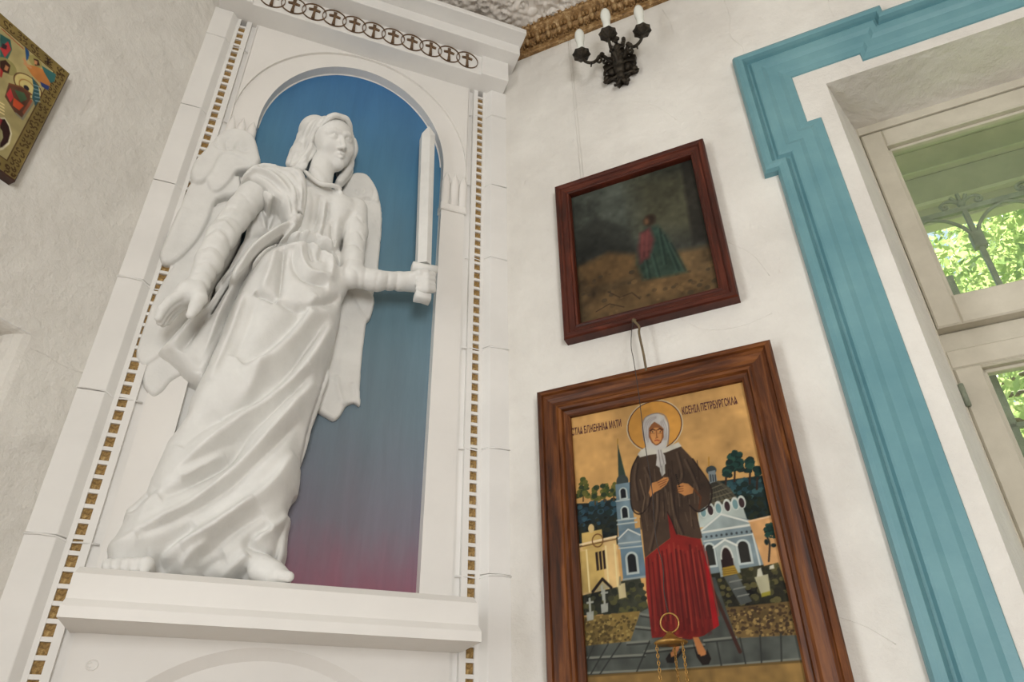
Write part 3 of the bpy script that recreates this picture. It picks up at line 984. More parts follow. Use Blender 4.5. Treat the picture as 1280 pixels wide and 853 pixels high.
F([(420, 440), (404, 480), (390, 520), (380, 560)], 0.008, 0.014, 0.010)
F([(328, 445), (310, 492), (276, 520)], 0.009, 0.02, 0.02)
F([(306, 360), (292, 400), (276, 440), (262, 474)], 0.010, 0.010, 0.014)
F([(322, 372), (310, 410), (294, 446)], -0.009, 0.012, 0.016)
# overfold below the belt
F([(319, 365), (332, 372), (346, 379)], -0.014, 0.007, 0.010)
F([(346, 379), (372, 388), (400, 380), (427, 362)], -0.012, 0.007, 0.012)
F([(356, 306), (353, 335), (349, 376)], -0.014, 0.009, 0.009)
F([(344, 312), (336, 340), (326, 368)], 0.009, 0.012, 0.010)
F([(367, 312), (366, 330), (372, 345), (384, 354), (410, 357)], -0.012, 0.007, 0.011)
F([(374, 310), (376, 330), (388, 346), (412, 348)], 0.008, 0.010, 0.008)
F([(384, 306), (386, 322), (391, 334)], -0.008, 0.006)
F([(402, 310), (400, 322), (398, 332)], -0.008, 0.006)
F([(414, 318), (416, 336), (412, 352)], 0.007, 0.008)
# belt
F([(350, 298), (384, 301), (401, 308), (418, 320), (430, 326)], -0.020, 0.008, 0.010, 0.07, 0.05)
F([(350, 290), (378, 291), (402, 298), (418, 310)], 0.010, 0.010)
F([(350, 308), (384, 310), (402, 317), (420, 329)], 0.008, 0.009)
# pleats over the chest
for a_, am, wd in (([(391, 232), (393, 255), (387, 284)], -0.007, 0.010), ([(402, 240), (399, 262), (391, 288)], -0.012, 0.009), ([(407, 244), (406, 264), (400, 292)], 0.007, 0.008),
                   ([(413, 248), (409, 272), (402, 298)], -0.011, 0.008), ([(417, 266), (417, 284), (420, 304)], -0.011, 0.007), ([(434, 276), (428, 292), (420, 306)], -0.010, 0.008),
                   ([(374, 293), (384, 283), (393, 290), (402, 301)], -0.010, 0.007), ([(446, 256), (440, 276), (434, 300)], -0.014, 0.008),
                   ([(362, 297), (376, 289), (386, 293)], 0.008, 0.007), ([(418, 300), (426, 312), (430, 320)], -0.008, 0.006), ([(424, 290), (420, 300), (412, 304)], 0.007, 0.006)):
    F(a_, am * 0.85, wd * 1.15, None, 0.08)
# neckline
F([(380, 213), (392, 224), (404, 230), (418, 231), (430, 239)], 0.007, 0.006, 0.006, 0.07, 0.05)
F([(383, 210), (394, 220), (406, 226), (419, 226)], -0.010, 0.006, 0.006, 0.07, 0.05)
# gentle unevenness of the modelling
acc += 0.0016 * np.sin(V.U * 41 + 3 * np.sin(V.Z * 17)) * np.sin(V.Z * 33 + 2 * np.sin(V.U * 23))
V.disp(np.clip(acc, -0.036, 0.032))

# neck
V.caps(PX([(398, 232), (404, 205)], 0.035), [0.036, 0.033], 0.012)
V.caps(PX([(393, 214), (402, 228)], 0.062), [0.010, 0.009], 0.010)

V.caps([tuple(p) for p in spline(PX([(381, 214, .060), (390, 223, .074), (402, 230, .078), (415, 232, .074), (426, 236, .060)], .07), 4)], 0.0042, 0.008)
# lowered arm with a wrinkled sleeve
arm = PX([(326, 232, .02), (303, 262, .045), (277, 296, .062), (262, 326, .072), (249, 354, .080)], 0.04)
V.caps(arm, [0.042, 0.0365, 0.0345, 0.031, 0.0245], 0.010)
def cuff(p, q, t_, r, th, k=0.006):
    p, q = np.array(p), np.array(q)
    c = p + (q - p) * t_
    ax = (q - p) / np.linalg.norm(q - p)
    e1 = np.cross(ax, (0.3, 0.2, 0.9)); e1 /= np.linalg.norm(e1)
    V.ell(c, (th, r, r), np.stack([ax, e1, np.cross(ax, e1)], 1), k)
# its hand: palm, four fingers, thumb
V.caps(PX([(248, 357, .080), (236, 366, .084), (226, 372, .080)], .08), [0.024, 0.027, 0.020], 0.008)
V.caps(PX([(240, 370, .066), (228, 376, .060)], .08), [0.022, 0.018], 0.010)
for pts in ([(230, 366, .094), (212, 377, .100), (203, 387, .097), (198, 398, .090)], [(231, 370, .082), (214, 382, .087), (206, 391, .084), (200, 403, .077)],
            [(232, 374, .068), (217, 385, .073), (209, 394, .070), (204, 405, .064)], [(233, 378, .056), (220, 388, .060), (213, 396, .057), (209, 403, .052)]):
    V.caps(PX(pts, .08), [0.0125, 0.0108, 0.0098, 0.0082], 0.0035)
V.caps(PX([(247, 360, .090), (249, 373, .102), (244, 384, .106), (238, 394, .104)], .09), [0.019, 0.0165, 0.0125, 0.0095], 0.008)

# raised arm: upper arm down to the elbow, forearm level, fist on the hilt
ar2 = PX([(444, 262, .015), (445, 290, .025), (441, 322, .035), (440, 346, .042)], 0.03)
V.caps(ar2, [0.034, 0.031, 0.029, 0.030], 0.010)
ar3 = PX([(440, 346, .042), (468, 351, .040), (500, 352, .036), (516, 353, .034)], 0.04)
V.caps(ar3, [0.030, 0.028, 0.0245, 0.023], 0.010)
# creases of both sleeves
acc = np.zeros(V.U.shape)
for pts, am, wd, w_ in (([(256, 293), (270, 287), (284, 294), (289, 308)], -0.0065, 0.0055, .09), ([(258, 299), (272, 294), (284, 302)], 0.0045, 0.006, .09), ([(250, 310), (266, 308), (284, 320)], -0.0060, 0.005, .10), ([(248, 320), (264, 318), (279, 328)], 0.0040, 0.006, .10),
                        ([(246, 329), (260, 326), (275, 337)], -0.0060, 0.005, .10), ([(243, 340), (257, 337), (270, 348)], -0.0055, 0.005, .105), ([(239, 349), (252, 349), (264, 358)], -0.0060, 0.0045, .105),
                        ([(300, 244), (316, 262), (332, 254)], -0.0050, 0.006, .06), ([(284, 262), (304, 268), (322, 264)], -0.0055, 0.006, .07), ([(272, 276), (288, 274), (310, 284)], -0.0055, 0.006, .08), ([(266, 286), (280, 282), (296, 296)], 0.0045, 0.006, .085),
                        ([(300, 252), (282, 280), (270, 300)], 0.0040, 0.007, .08),
                        ([(446, 270), (453, 280), (457, 276)], -0.004, 0.004, .05), ([(437, 292), (446, 290), (455, 302)], -0.0045, 0.004, .05), ([(434, 306), (444, 308), (453, 316)], -0.004, 0.004, .055), ([(432, 322), (442, 326), (452, 326)], -0.0045, 0.004, .06),
                        ([(436, 336), (446, 342), (450, 358)], -0.0045, 0.005, .065), ([(458, 336), (456, 348), (462, 362)], -0.004, 0.004, .065), ([(474, 340), (471, 352), (474, 363)], -0.0035, 0.004, .065), ([(487, 341), (485, 352), (487, 363)], -0.0045, 0.0035, .06), ([(498, 342), (497, 352), (498, 363)], -0.0050, 0.003, .06)):
    V.fold(acc, PX(pts, w_), wd, wd * 1.5, am * 0.7, 0.12)
V.disp(acc)
V.caps(PX([(512, 352, .034), (526, 353, .036)], .035), [0.027, 0.030], 0.008)
for q, (y0, y1) in enumerate(((344, 343), (349.5, 349), (355.5, 355.5), (361.5, 361))):
    V.caps(PX([(524, y0, .062), (533, y0 + 0.5, .068), (540, y1 + 1, .058), (541, y1 + 1.5, .040)], .05), [0.0105, 0.0105, 0.0100, 0.0090], 0.0025)
V.caps(PX([(516, 346, .056), (524, 342, .066), (532, 340, .066)], .05), [0.011, 0.0105, 0.009], 0.004)

# feet
for q in range(5):
    c = n_px(138 + q * 11.5, 699 + q * 1.2, 0.072)
    V.caps([(c[0], 0.376, 0.03), (c[0] - 0.001, 0.377 + 0.0015 * q, 0.064 + 0.001 * q), (c[0] - 0.001, 0.373, 0.071)], [0.015, 0.0115 + 0.0006 * q, 0.009], 0.002)
c0, c1 = n_px(328, 712, 0.05), n_px(355, 720, 0.055)
V.caps([(c0[0], 0.40, 0.04), (c1[0] - 0.02, 0.388, 0.055), (c1[0] + 0.000, 0.380, 0.06)], [0.028, 0.022, 0.016], 0.012)
for q in range(4):
    V.caps([(c1[0] - 0.010, 0.382, 0.072 - q * 0.014), (c1[0] + 0.008 - 0.002 * q, 0.379, 0.076 - q * 0.016)], [0.012, 0.0105], 0.003)

# head: local axes x (viewer's right), y (up), q (towards the face), turned as in the photograph
def rot3(a, b, c):
    ca, sa, cb, sb, cc, sc = math.cos(a), math.sin(a), math.cos(b), math.sin(b), math.cos(c), math.sin(c)
    return np.array([[cc, -sc, 0], [sc, cc, 0], [0, 0, 1]]) @ np.array([[ca, 0, sa], [0, 1, 0], [-sa, 0, ca]]) @ np.array([[1, 0, 0], [0, cb, -sb], [0, sb, cb]])
HR = rot3(*HEAD_ROT)
HC = np.array(HEAD_POS); HS = HEAD_S
def hp(x, y, q):
    return tuple(HC + HR @ (np.array([x, y, q]) * HS))
def hell(c, r, k, cut=False, R=None):
    V.ell(hp(*c), np.array(r) * HS, HR if R is None else HR @ R, k, cut)
def hcap(pts, rs, k, cut=False):
    V.caps([hp(*p) for p in pts], [r * HS for r in rs], k, cut)
hell((0, 0.020, 0.005), (0.078, 0.084, 0.090), 0.004)
hell((0, -0.035, 0.030), (0.060, 0.068, 0.060), 0.020)
hcap([(-0.030, -0.062, 0.045), (0, -0.090, 0.066), (0.030, -0.062, 0.045)], [0.022, 0.020, 0.022], 0.014)
hcap([(-0.048, 0.021, 0.073), (-0.03, 0.027, 0.086), (-0.012, 0.022, 0.091)], [0.008, 0.0085, 0.008], 0.006)
hcap([(0.048, 0.021, 0.073), (0.03, 0.027, 0.086), (0.012, 0.022, 0.091)], [0.008, 0.0085, 0.008], 0.006)
for sg in (-1, 1):
    hell((sg * 0.029, 0.004, 0.096), (0.0185, 0.0125, 0.018), 0.006, True)
    hell((sg * 0.029, 0.003, 0.080), (0.0150, 0.0098, 0.0115), 0.0015)
    hcap([(sg * 0.014, 0.006, 0.0875), (sg * 0.029, 0.0125, 0.090), (sg * 0.043, 0.004, 0.081)], [0.0032, 0.0038, 0.003], 0.002)
    hell((sg * 0.040, -0.028, 0.062), (0.024, 0.022, 0.022), 0.016)
hcap([(0, 0.018, 0.088), (0, -0.008, 0.099), (0, -0.030, 0.109)], [0.0075, 0.008, 0.0105], 0.006)
for sg in (-1, 1):
    hell((sg * 0.0115, -0.034, 0.098), (0.008, 0.007, 0.009), 0.004)
hcap([(-0.020, -0.058, 0.084), (-0.007, -0.0535, 0.0925), (0, -0.0555, 0.0925), (0.007, -0.0535, 0.0925), (0.020, -0.058, 0.084)], [0.0035, 0.0062, 0.0058, 0.0062, 0.0035], 0.002)
hcap([(-0.016, -0.063, 0.084), (0, -0.066, 0.0915), (0.016, -0.063, 0.084)], [0.004, 0.0075, 0.004], 0.002)
hcap([(-0.022, -0.060, 0.088), (0, -0.0600, 0.099), (0.022, -0.060, 0.088)], [0.0022, 0.0028, 0.0022], 0.0012, True)
hell((0, -0.090, 0.078), (0.020, 0.016, 0.014), 0.008)
V.trim(-0.0625)
body = V.mesh('robed_body', M['statue'], angel)
del V

# ---------------- hair
V = Vol(-0.24, 0.06, 1.30, 1.88, -0.07, 0.14, 0.0028)
hell((0, 0.032, -0.022), (0.090, 0.084, 0.084), 0.004)
hell((0, 0.0, -0.045), (0.090, 0.10, 0.062), 0.015)
V.ell(n_px(394, 166, 0.0), (0.048, 0.050, 0.052), None, 0.012)
V.ell(n_px(376, 196, 0.0), (0.034, 0.045, 0.040), None, 0.012)
V.ell(hp(0, -0.02, 0.07), np.array((0.074, 0.100, 0.085)) * HS, HR, 0.006, True)   # leave the face free
def lock(pts, r, k=0.006):
    P = spline(pts, 4)
    n = len(P) - 1
    V.caps([tuple(p) for p in P], [r * (1 - 0.35 * (abs(i / n - 0.4))) for i in range(n + 1)], k)
for sg in (-1, 1):      # waves parted in the middle of the brow
    for j in range(6):
        y0 = 0.083 - 0.002 * j; q0 = 0.070 - 0.030 * j
        lock([hp(0.0, y0 + 0.010, q0), hp(sg * 0.032, y0 + 0.004, q0 + 0.000), hp(sg * 0.062, y0 - 0.030, min(q0 - 0.016, 0.045)), hp(sg * 0.083, y0 - 0.078, min(q0 - 0.03, 0.008)), hp(sg * 0.090, y0 - 0.125, min(q0 - 0.03, -0.012)), hp(sg * 0.086, y0 - 0.165 + 0.012 * (j % 2), min(q0 - 0.03, -0.018))], 0.0085 if j == 0 else 0.0125, 0.003)
# long wavy locks falling on the lit side, and the ones behind the neck
for pts, r_ in (([(386, 158, .0), (378, 171, .0), (377, 183, .0), (368, 194, .005), (363, 205, .015)], 0.017), ([(392, 160, .03), (385, 174, .03), (385, 187, .03), (375, 198, .03), (369, 209, .035)], 0.017), ([(397, 164, .05), (392, 178, .045), (389, 190, .045), (382, 200, .045), (376, 211, .05)], 0.014),
                ([(382, 170, .03), (380, 184, .03), (371, 195, .03), (365, 208, .03)], 0.010), ([(389, 172, .055), (387, 184, .055), (380, 196, .05), (374, 206, .05)], 0.009), ([(402, 154, .06), (394, 162, .06), (390, 172, .055)], 0.011), ([(378, 198, .045), (381, 206, .055), (377, 212, .05)], 0.008), ([(368, 200, .03), (371, 208, .04), (366, 211, .04)], 0.008)):
    lock(PX(pts, .02), r_, 0.002)
for pts in ([(438, 192, -.01), (437, 206, .0), (431, 218, .01), (424, 227, .02)], [(434, 204, -.03), (436, 214, -.02), (428, 226, 0.0), (422, 232, .01)], [(441, 176, .01), (442, 188, 0), (438, 200, -.01)]):
    lock(PX(pts, .0), 0.013, 0.003)
acc = np.zeros(V.U.shape)
for pts, am in (([(412, 149), (398, 157), (389, 168), (385, 180), (378, 192), (370, 203)], -0.005), ([(404, 148), (391, 158), (382, 170), (380, 184), (372, 195), (364, 206)], -0.005), ([(414, 152), (404, 160), (397, 170), (393, 182), (387, 194), (380, 206)], -0.005),
                ([(396, 151), (384, 162), (378, 174), (375, 188), (366, 199)], -0.004), ([(387, 176), (391, 184), (384, 192), (382, 200), (376, 206)], 0.005), ([(376, 186), (380, 194), (372, 200), (368, 208)], 0.005), ([(422, 147), (432, 153), (438, 163), (441, 174)], -0.004), ([(418, 150), (430, 157), (436, 168)], -0.003)):
    V.fold(acc, PX(pts, 0.06), 0.004, 0.006, am, 0.1)
V.disp(acc)
V.trim(-0.0625)
V.mesh('hair', M['statue'], angel)
del V

# ---------------- cloak over the shoulder, across the chest and down beside the leg
V = Vol(-0.42, 0.06, 0.70, 1.66, -0.07, 0.15, 0.0030)
tail = PX([(336, 286), (318, 298), (296, 322), (272, 352), (256, 376), (244, 384), (233, 388), (214, 408), (194, 430), (210, 441), (234, 462), (256, 473), (270, 438), (284, 400), (296, 364), (320, 323), (348, 298)], 0.03)
V.layer(tail, -0.045, 0.070, 0.028, 0.004)
tail2 = PX([(330, 262), (318, 272), (300, 300), (284, 330), (268, 352), (275, 372), (300, 340), (338, 290)], 0.0)
V.layer(tail2, -0.05, 0.05, 0.02, 0.004)
acc = np.zeros(V.U.shape)
F([(318, 312), (288, 350), (266, 384), (246, 408), (226, 440)], -0.018, 0.010, 0.014, 0.02)
F([(326, 310), (296, 352), (276, 392), (262, 430), (250, 462)], 0.014, 0.014, 0.009, 0.02)
F([(302, 320), (276, 352), (252, 388), (232, 414), (212, 438)], 0.012, 0.012, 0.010, 0.02)
F([(288, 378), (272, 412), (256, 446), (246, 464)], -0.012, 0.009, 0.012, 0.02)
F([(322, 268), (330, 284)], -0.008, 0.007, None, 0.01)
V.disp(np.clip(acc, -0.022, 0.02))
# the band: cloth gathered round the shoulder and neck, then down across the breast to the hip
fill = PX([(318, 236), (330, 246), (345, 254), (362, 262), (366, 274), (350, 288), (334, 292), (312, 300), (306, 290), (312, 264)], 0.01)
V.layer(fill, -0.03, 0.045, 0.02, 0.004)
acc = np.zeros(V.U.shape)
for pts, am, wd in (([(330, 250), (336, 268), (334, 286)], -0.012, 0.006), ([(345, 258), (340, 272), (334, 287)], -0.012, 0.006), ([(322, 262), (328, 276), (332, 288)], 0.008, 0.007)):
    V.fold(acc, PX(pts, 0.01), wd, wd, am)
V.disp(acc)
S_ = Vol(-0.42, 0.06, 0.70, 1.66, -0.07, 0.15, 0.0030)
band = PX([(300, 221), (302, 216), (313, 207), (328, 203), (346, 205.5), (365, 209), (380, 213), (386, 228), (386, 250), (378, 274), (370, 279), (359, 272), (353, 256), (345, 250), (335, 247), (323, 233), (312, 225)], 0.082)
S_.layer([(p[0], p[1]) for p in spline(band + [band[0]], 2)[:-1]], 0.040, 0.060, 0.022, 0.002)
band2 = PX([(380, 268, .08), (372, 284, .08), (350, 298, .075), (333, 314, .07), (312, 338, .06), (296, 356, .05), (286, 348, .05), (300, 322, .06), (312, 304, .07), (334, 287, .075), (362, 270, .08)], 0.05)
S_.layer([(p[0], p[1]) for p in spline(band2 + [band2[0]], 2)[:-1]], 0.028, 0.058, 0.018, 0.006)
acc = np.zeros(S_.U.shape)
for pts, am, wa, wb in (([(304, 219), (320, 214), (336, 220), (352, 234), (363, 250), (367, 268)], -0.016, 0.006, 0.012), ([(306, 222), (322, 222), (338, 234), (352, 248)], -0.014, 0.006, 0.010),
                        ([(322, 207), (342, 210), (358, 220), (370, 236), (374, 254), (371, 270)], -0.014, 0.006, 0.012), ([(345, 206), (364, 213), (376, 226), (380, 244), (377, 264)], -0.010, 0.006, 0.009),
                        ([(312, 213), (330, 215), (348, 228), (360, 246), (364, 264)], 0.012, 0.009, 0.007), ([(332, 208), (352, 216), (366, 232), (371, 252)], 0.010, 0.008, 0.006), ([(356, 209), (372, 219), (378, 236), (376, 258)], 0.008, 0.007, 0.006),
                        ([(368, 276), (348, 289), (328, 304), (308, 326), (294, 346)], -0.014, 0.006, 0.010), ([(374, 274), (356, 290), (336, 304), (318, 322)], 0.010, 0.008, 0.006), ([(362, 274), (338, 289), (316, 307), (300, 330)], 0.009, 0.008, 0.006)):
    S_.fold(acc, PX(pts, 0.095), wa, wb, am * 1.15)
S_.disp(np.clip(acc, -0.022, 0.018))
V.d = np.minimum(V.d, S_.d)
del S_
V.trim(-0.0625)
V.mesh('cloak', M['statue'], angel)
del V

# ---------------- wings, each with its layers of feathers
def wing(bounds, layers, marks, disp=None):
    global V
    V = Vol(*bounds, 0.0030)
    for pts, wb, H, R, k in layers:
        V.layer([(p[0], p[1]) for p in spline(PX(pts + [pts[0]], max(wb, -0.02)), 3)[:-1]], wb, H, R, k)
    acc = np.zeros(V.U.shape)
    for pts, amp, wd in marks:
        V.fold(acc, PX(pts, -0.01), wd, wd * 1.8, amp, 0.1)
    V.disp(acc)
    V.trim(-0.0625)
    o = V.mesh('wing', M['statue'], angel)
    V = None
    return o
wing((-0.46, -0.12, 0.55, 1.70, -0.07, 0.06),
     [([(236, 460), (264, 452), (266, 470), (256, 492), (240, 514), (220, 537), (211, 541), (224, 500)], -0.060, 0.008, 0.006, 0.001),
      ([(258, 262), (236, 300), (216, 331), (197, 362), (182, 400), (170.5, 436), (171.6, 450), (179, 458), (192, 453), (206, 440), (236, 400), (262, 366), (300, 300), (300, 250)], -0.028, 0.014, 0.010, 0.001),
      ([(196, 440), (184, 452), (177.5, 466), (179, 481), (191, 494), (204, 487), (214, 475), (232, 464), (262, 440), (262, 400), (230, 400)], -0.036, 0.015, 0.010, 0.001),
      ([(300, 222), (262, 226), (240, 228), (226, 258), (212, 290), (201, 316), (200, 324), (204, 331), (216, 331), (233, 319), (250, 299), (262, 276), (272, 251), (300, 244)], -0.017, 0.014, 0.010, 0.001),
      ([(316, 188), (280, 186), (262, 206), (256, 222), (258, 231), (262, 240), (268, 243), (276, 241), (288, 230), (298, 216), (318, 212)], -0.008, 0.015, 0.009, 0.001),
      ([(326, 203), (319.4, 177.5), (312, 169), (295, 163.4), (279, 167), (265, 179), (254, 191.6), (243, 204), (238.4, 215), (239, 226), (246, 232.5), (257, 229), (266, 220), (274, 204), (283, 197), (300, 204), (318, 214)], -0.005, 0.018, 0.013, 0.001)],
     [([(268, 178), (271, 190), (282, 193), (283, 186)], -0.004, 0.0035), ([(285, 180), (282, 190), (290, 194), (296, 190)], -0.004, 0.0035), ([(300, 182), (296, 190), (303, 196), (310, 194)], -0.004, 0.0035),
      ([(232, 262), (220, 290), (210, 318)], 0.003, 0.012), ([(246, 300), (224, 340), (204, 390), (192, 430)], -0.003, 0.010)])
wing((-0.08, 0.22, 0.68, 1.66, -0.07, 0.05),
     [([(420, 300), (440, 300), (475, 329), (474, 336), (469.4, 364), (466, 388), (461, 396), (458, 420), (456, 434), (453, 478), (453.6, 500), (445.6, 498), (436, 500), (428.7, 512), (420, 519), (410, 514), (396, 502), (404, 470), (420, 400)], -0.055, 0.012, 0.008, 0.001),
      ([(430, 300), (450, 345), (469.4, 364), (467.5, 385), (462, 394), (452, 384), (440, 362), (428, 345)], -0.048, 0.012, 0.008, 0.001),
      ([(424, 240), (432, 225), (440, 215.3), (448, 213), (460, 216), (469.7, 228.5), (476, 243), (479, 258), (479.5, 274), (478, 297), (475, 329), (473, 345), (440, 345), (425, 300)], -0.046, 0.016, 0.010, 0.001),
      ([(424, 240), (432, 225), (440, 215.3), (448, 213), (460, 216), (469.7, 228.5), (475, 242), (474, 252), (466, 250), (458, 246), (448, 252), (430, 262)], -0.040, 0.018, 0.010, 0.002)],
     [([(446, 234), (450, 239), (456, 236), (457, 231)], -0.004, 0.0035), ([(455, 243), (463, 245), (468, 239), (467, 232)], -0.004, 0.0035), ([(470, 270), (475, 285), (478, 297)], -0.003, 0.003),
      ([(423, 460), (427, 482), (433, 499)], 0.005, 0.006), ([(444, 470), (446, 490), (449, 500)], -0.004, 0.005), ([(436, 400), (426, 440), (420, 470)], -0.004, 0.010)])

# ---------------- sword, upright in the fist
mb = MB()
bl = [n_px(522.5, 327, .04), n_px(539.5, 330, .04), n_px(543.4, 169.5, .0), n_px(536, 158, .0), n_px(527, 168, .0)]
m0 = ((bl[0][0] + bl[1][0]) / 2, bl[0][1]); 
front = [(*bl[0][:2], .036), (*bl[1][:2], .036), (*bl[2][:2], .004), (*bl[3][:2], .002), (*bl[4][:2], .004)]
rid = [(bl[0][0] * 0.42 + bl[1][0] * 0.58, bl[0][1], .048), (bl[4][0] * 0.42 + bl[2][0] * 0.58, bl[4][1] - 0.01, .014)]
bk = [(a, z, w - 0.03) for a, z, w in front]
vv = [NP(*p) for p in front + rid + bk]
mb.add(vv, [(0, 5, 6, 4), (5, 1, 2, 6), (4, 6, 3), (6, 2, 3), (0, 4, 11, 7), (4, 3, 10, 11), (3, 2, 9, 10), (2, 1, 8, 9), (1, 0, 7, 8), (0, 1, 5), (7, 11, 10, 9, 8)])
blade = mb.obj('sword_blade', M['statue'], angel)
def bar(name, a, b, hz, hw, n=10):
    """a rounded bar between two (u,z,w) points"""
    a, b = np.array(a), np.array(b)
    mb = MB(); rings = []
    for t_, k in ((0, 0.75), (0.03, 1.0), (0.5, 0.92), (0.97, 1.0), (1.0, 0.75)):
        c = a + (b - a) * t_
        rings.append([NP(c[0], c[1] + hz * k * abs(math.sin(q)) ** 0.6 * (1 if math.sin(q) > 0 else -1), c[2] + hw * k * abs(math.cos(q)) ** 0.6 * (1 if math.cos(q) > 0 else -1)) for q in np.linspace(0, 2 * math.pi, n + 1)[:-1]])
    mb.sweep(rings)
    return mb.obj(name, M['statue'], angel, True)
bar('crossguard', n_px(514.5, 334, .045), n_px(545.5, 340, .04), 0.013, 0.017, 14)
bar('pommel', n_px(518, 370, .05), n_px(537.5, 375, .05), 0.012, 0.018, 14)
gp = MB().tube([NP(*n_px(530, 334, .042)), NP(*n_px(528, 372, .048))], 0.012, 10)
gp.obj('grip', M['statue'], angel, True)

# ================================================================== PAINTED PANELS
class Canvas:
    """a flat painting as a finely divided sheet with painted vertices; shapes are given in photo pixels"""
    def __init__(self, fn, pxfn, a0, a1, z0, z1, w, step):
        self.fn, self.pxfn, self.w = fn, pxfn, w
        self.a = np.linspace(a0, a1, int(abs(a1 - a0) / step) + 1); self.z = np.linspace(z0, z1, int((z1 - z0) / step) + 1)
        self.A, self.Z = np.meshgrid(self.a, self.z, indexing='ij')
        self.c = np.zeros(self.A.shape + (3,))
        self.aa = step * 0.6
        g = np.random.default_rng(5)
        n = np.zeros(self.A.shape)
        for sc in (0.15, 0.06, 0.025, 0.010):
            m = g.normal(size=(int((abs(a1 - a0)) / sc) + 3, int((z1 - z0) / sc) + 3))
            ia = (self.A - min(a0, a1)) / sc; iz = (self.Z - z0) / sc
            i0 = ia.astype(int); j0 = iz.astype(int); fa = ia - i0; fz = iz - j0
            n += sc ** 0.3 * (m[i0, j0] * (1 - fa) * (1 - fz) + m[i0 + 1, j0] * fa * (1 - fz) + m[i0, j0 + 1] * (1 - fa) * fz + m[i0 + 1, j0 + 1] * fa * fz)
        self.n = n / n.std()
    def pt(self, x, y):
        return self.pxfn(x, y, self.w)[:2]
    def P(self, pts):
        return np.array([self.pt(*p) for p in pts])
    def _box(self, P, m):
        i = np.nonzero((self.a >= P[:, 0].min() - m) & (self.a <= P[:, 0].max() + m))[0]
        j = np.nonzero((self.z >= P[:, 1].min() - m) & (self.z <= P[:, 1].max() + m))[0]
        if len(i) == 0 or len(j) == 0:
            return None
        return slice(i[0], i[-1] + 1), slice(j[0], j[-1] + 1)
    def _put(self, sl, mask, col, alpha=1.0, var=0.0):
        col = np.asarray(col, float)
        cc = col * np.ones(self.c[sl].shape)
        if var:
            cc = cc * (1 + var * self.n[sl][..., None])
        m = (mask * alpha)[..., None]
        self.c[sl] = self.c[sl] * (1 - m) + np.clip(cc, 0, 255) * m
    def fill(self, col, var=0.06):
        self.c[:] = np.clip(np.array(col, float) * (1 + var * self.n[..., None]), 0, 255)
    def poly(self, pts, col, var=0.06, alpha=1.0, soft=0.0, raw=False):
        P = np.array(pts, float) if raw else self.P(pts)
        s_ = max(self.aa, soft)
        sl = self._box(P, s_ * 2)
        if sl is None:
            return
        sd = poly_sd(self.A[sl], self.Z[sl], P)
        self._put(sl, np.clip(0.5 - sd / (2 * s_), 0, 1), col, alpha, var)
    def line(self, pts, wd, col, alpha=1.0, smooth=False):
        P = self.P(pts)
        if smooth:
            P = np.array(spline(P, 6))
        sl = self._box(P, wd + 3 * self.aa)
        if sl is None:
            return
        d = np.full(self.A[sl].shape, 1e9)
        for a, b in zip(P[:-1], P[1:]):
            t_ = seg_param(self.A[sl], self.Z[sl], a, b)
            d = np.minimum(d, np.hypot(self.A[sl] - a[0] - t_ * (b[0] - a[0]), self.Z[sl] - a[1] - t_ * (b[1] - a[1])))
        self._put(sl, np.clip(0.5 - (d - wd) / (2 * self.aa), 0, 1), col, alpha)
    def disc(self, x, y, ra, rz, col, var=0.05, alpha=1.0, soft=0.0):
        c = self.pt(x, y)
        th = np.linspace(0, 2 * math.pi, 33)[:-1]
        self.poly([(c[0] + ra * math.cos(q), c[1] + rz * math.sin(q)) for q in th], col, var, alpha, soft, True)
    def ringline(self, x, y, ra, rz, wd, col):
        c = self.pt(x, y)
        sl = self._box(np.array([(c[0] - ra, c[1] - rz), (c[0] + ra, c[1] + rz)]), 4 * wd + self.aa)
        k = np.hypot((self.A[sl] - c[0]) / ra, (self.Z[sl] - c[1]) / rz)
        d = np.abs(k - 1) * (ra + rz) / 2
        self._put(sl, np.clip(0.5 - (d - wd) / (2 * self.aa), 0, 1), col)
    def dabs(self, pts, n, size, cols, seed=1, alpha=0.9):
        """brush dabs scattered in a polygon"""
        g = np.random.default_rng(seed)
        P = self.P(pts)
        for _ in range(n):
            for _t in range(30):
                q = (g.uniform(P[:, 0].min(), P[:, 0].max()), g.uniform(P[:, 1].min(), P[:, 1].max()))
                if poly_sd(np.array([q[0]]), np.array([q[1]]), P)[0] < 0:
                    break
            else:
                continue
            s_ = size * g.uniform(0.6, 1.4)
            sl = self._box(np.array([q]), s_ * 1.5)
            if sl is None:
                continue
            d = np.hypot(self.A[sl] - q[0], (self.Z[sl] - q[1]) * 1.2)
            self._put(sl, np.clip((s_ - d) / self.aa + 0.5, 0, 1), cols[g.integers(len(cols))], alpha)
    def build(self, name, parent):
        ni, nj = self.A.shape
        ids = np.arange(ni * nj).reshape(ni, nj)
        F_ = np.stack([ids[:-1, :-1], ids[1:, :-1], ids[1:, 1:], ids[:-1, 1:]], -1).reshape(-1, 4)
        o0 = np.array(self.fn(0, 0, self.w)); da = np.array(self.fn(1, 0, self.w)) - o0; dz = np.array(self.fn(0, 1, self.w)) - o0
        vv = o0 + self.A[..., None] * da + self.Z[..., None] * dz
        org = np.array(wloc(parent))
        me = bpy.data.meshes.new(name)
        me.vertices.add(ni * nj); me.vertices.foreach_set('co', (vv.reshape(-1, 3) - org).astype(np.float32).ravel())
        me.loops.add(F_.size); me.loops.foreach_set('vertex_index', F_.astype(np.int32).ravel())
        me.polygons.add(len(F_)); me.polygons.foreach_set('loop_start', np.arange(0, F_.size, 4, dtype=np.int32))
        me.polygons.foreach_set('loop_total', np.full(len(F_), 4, np.int32))
        me.update(calc_edges=True)
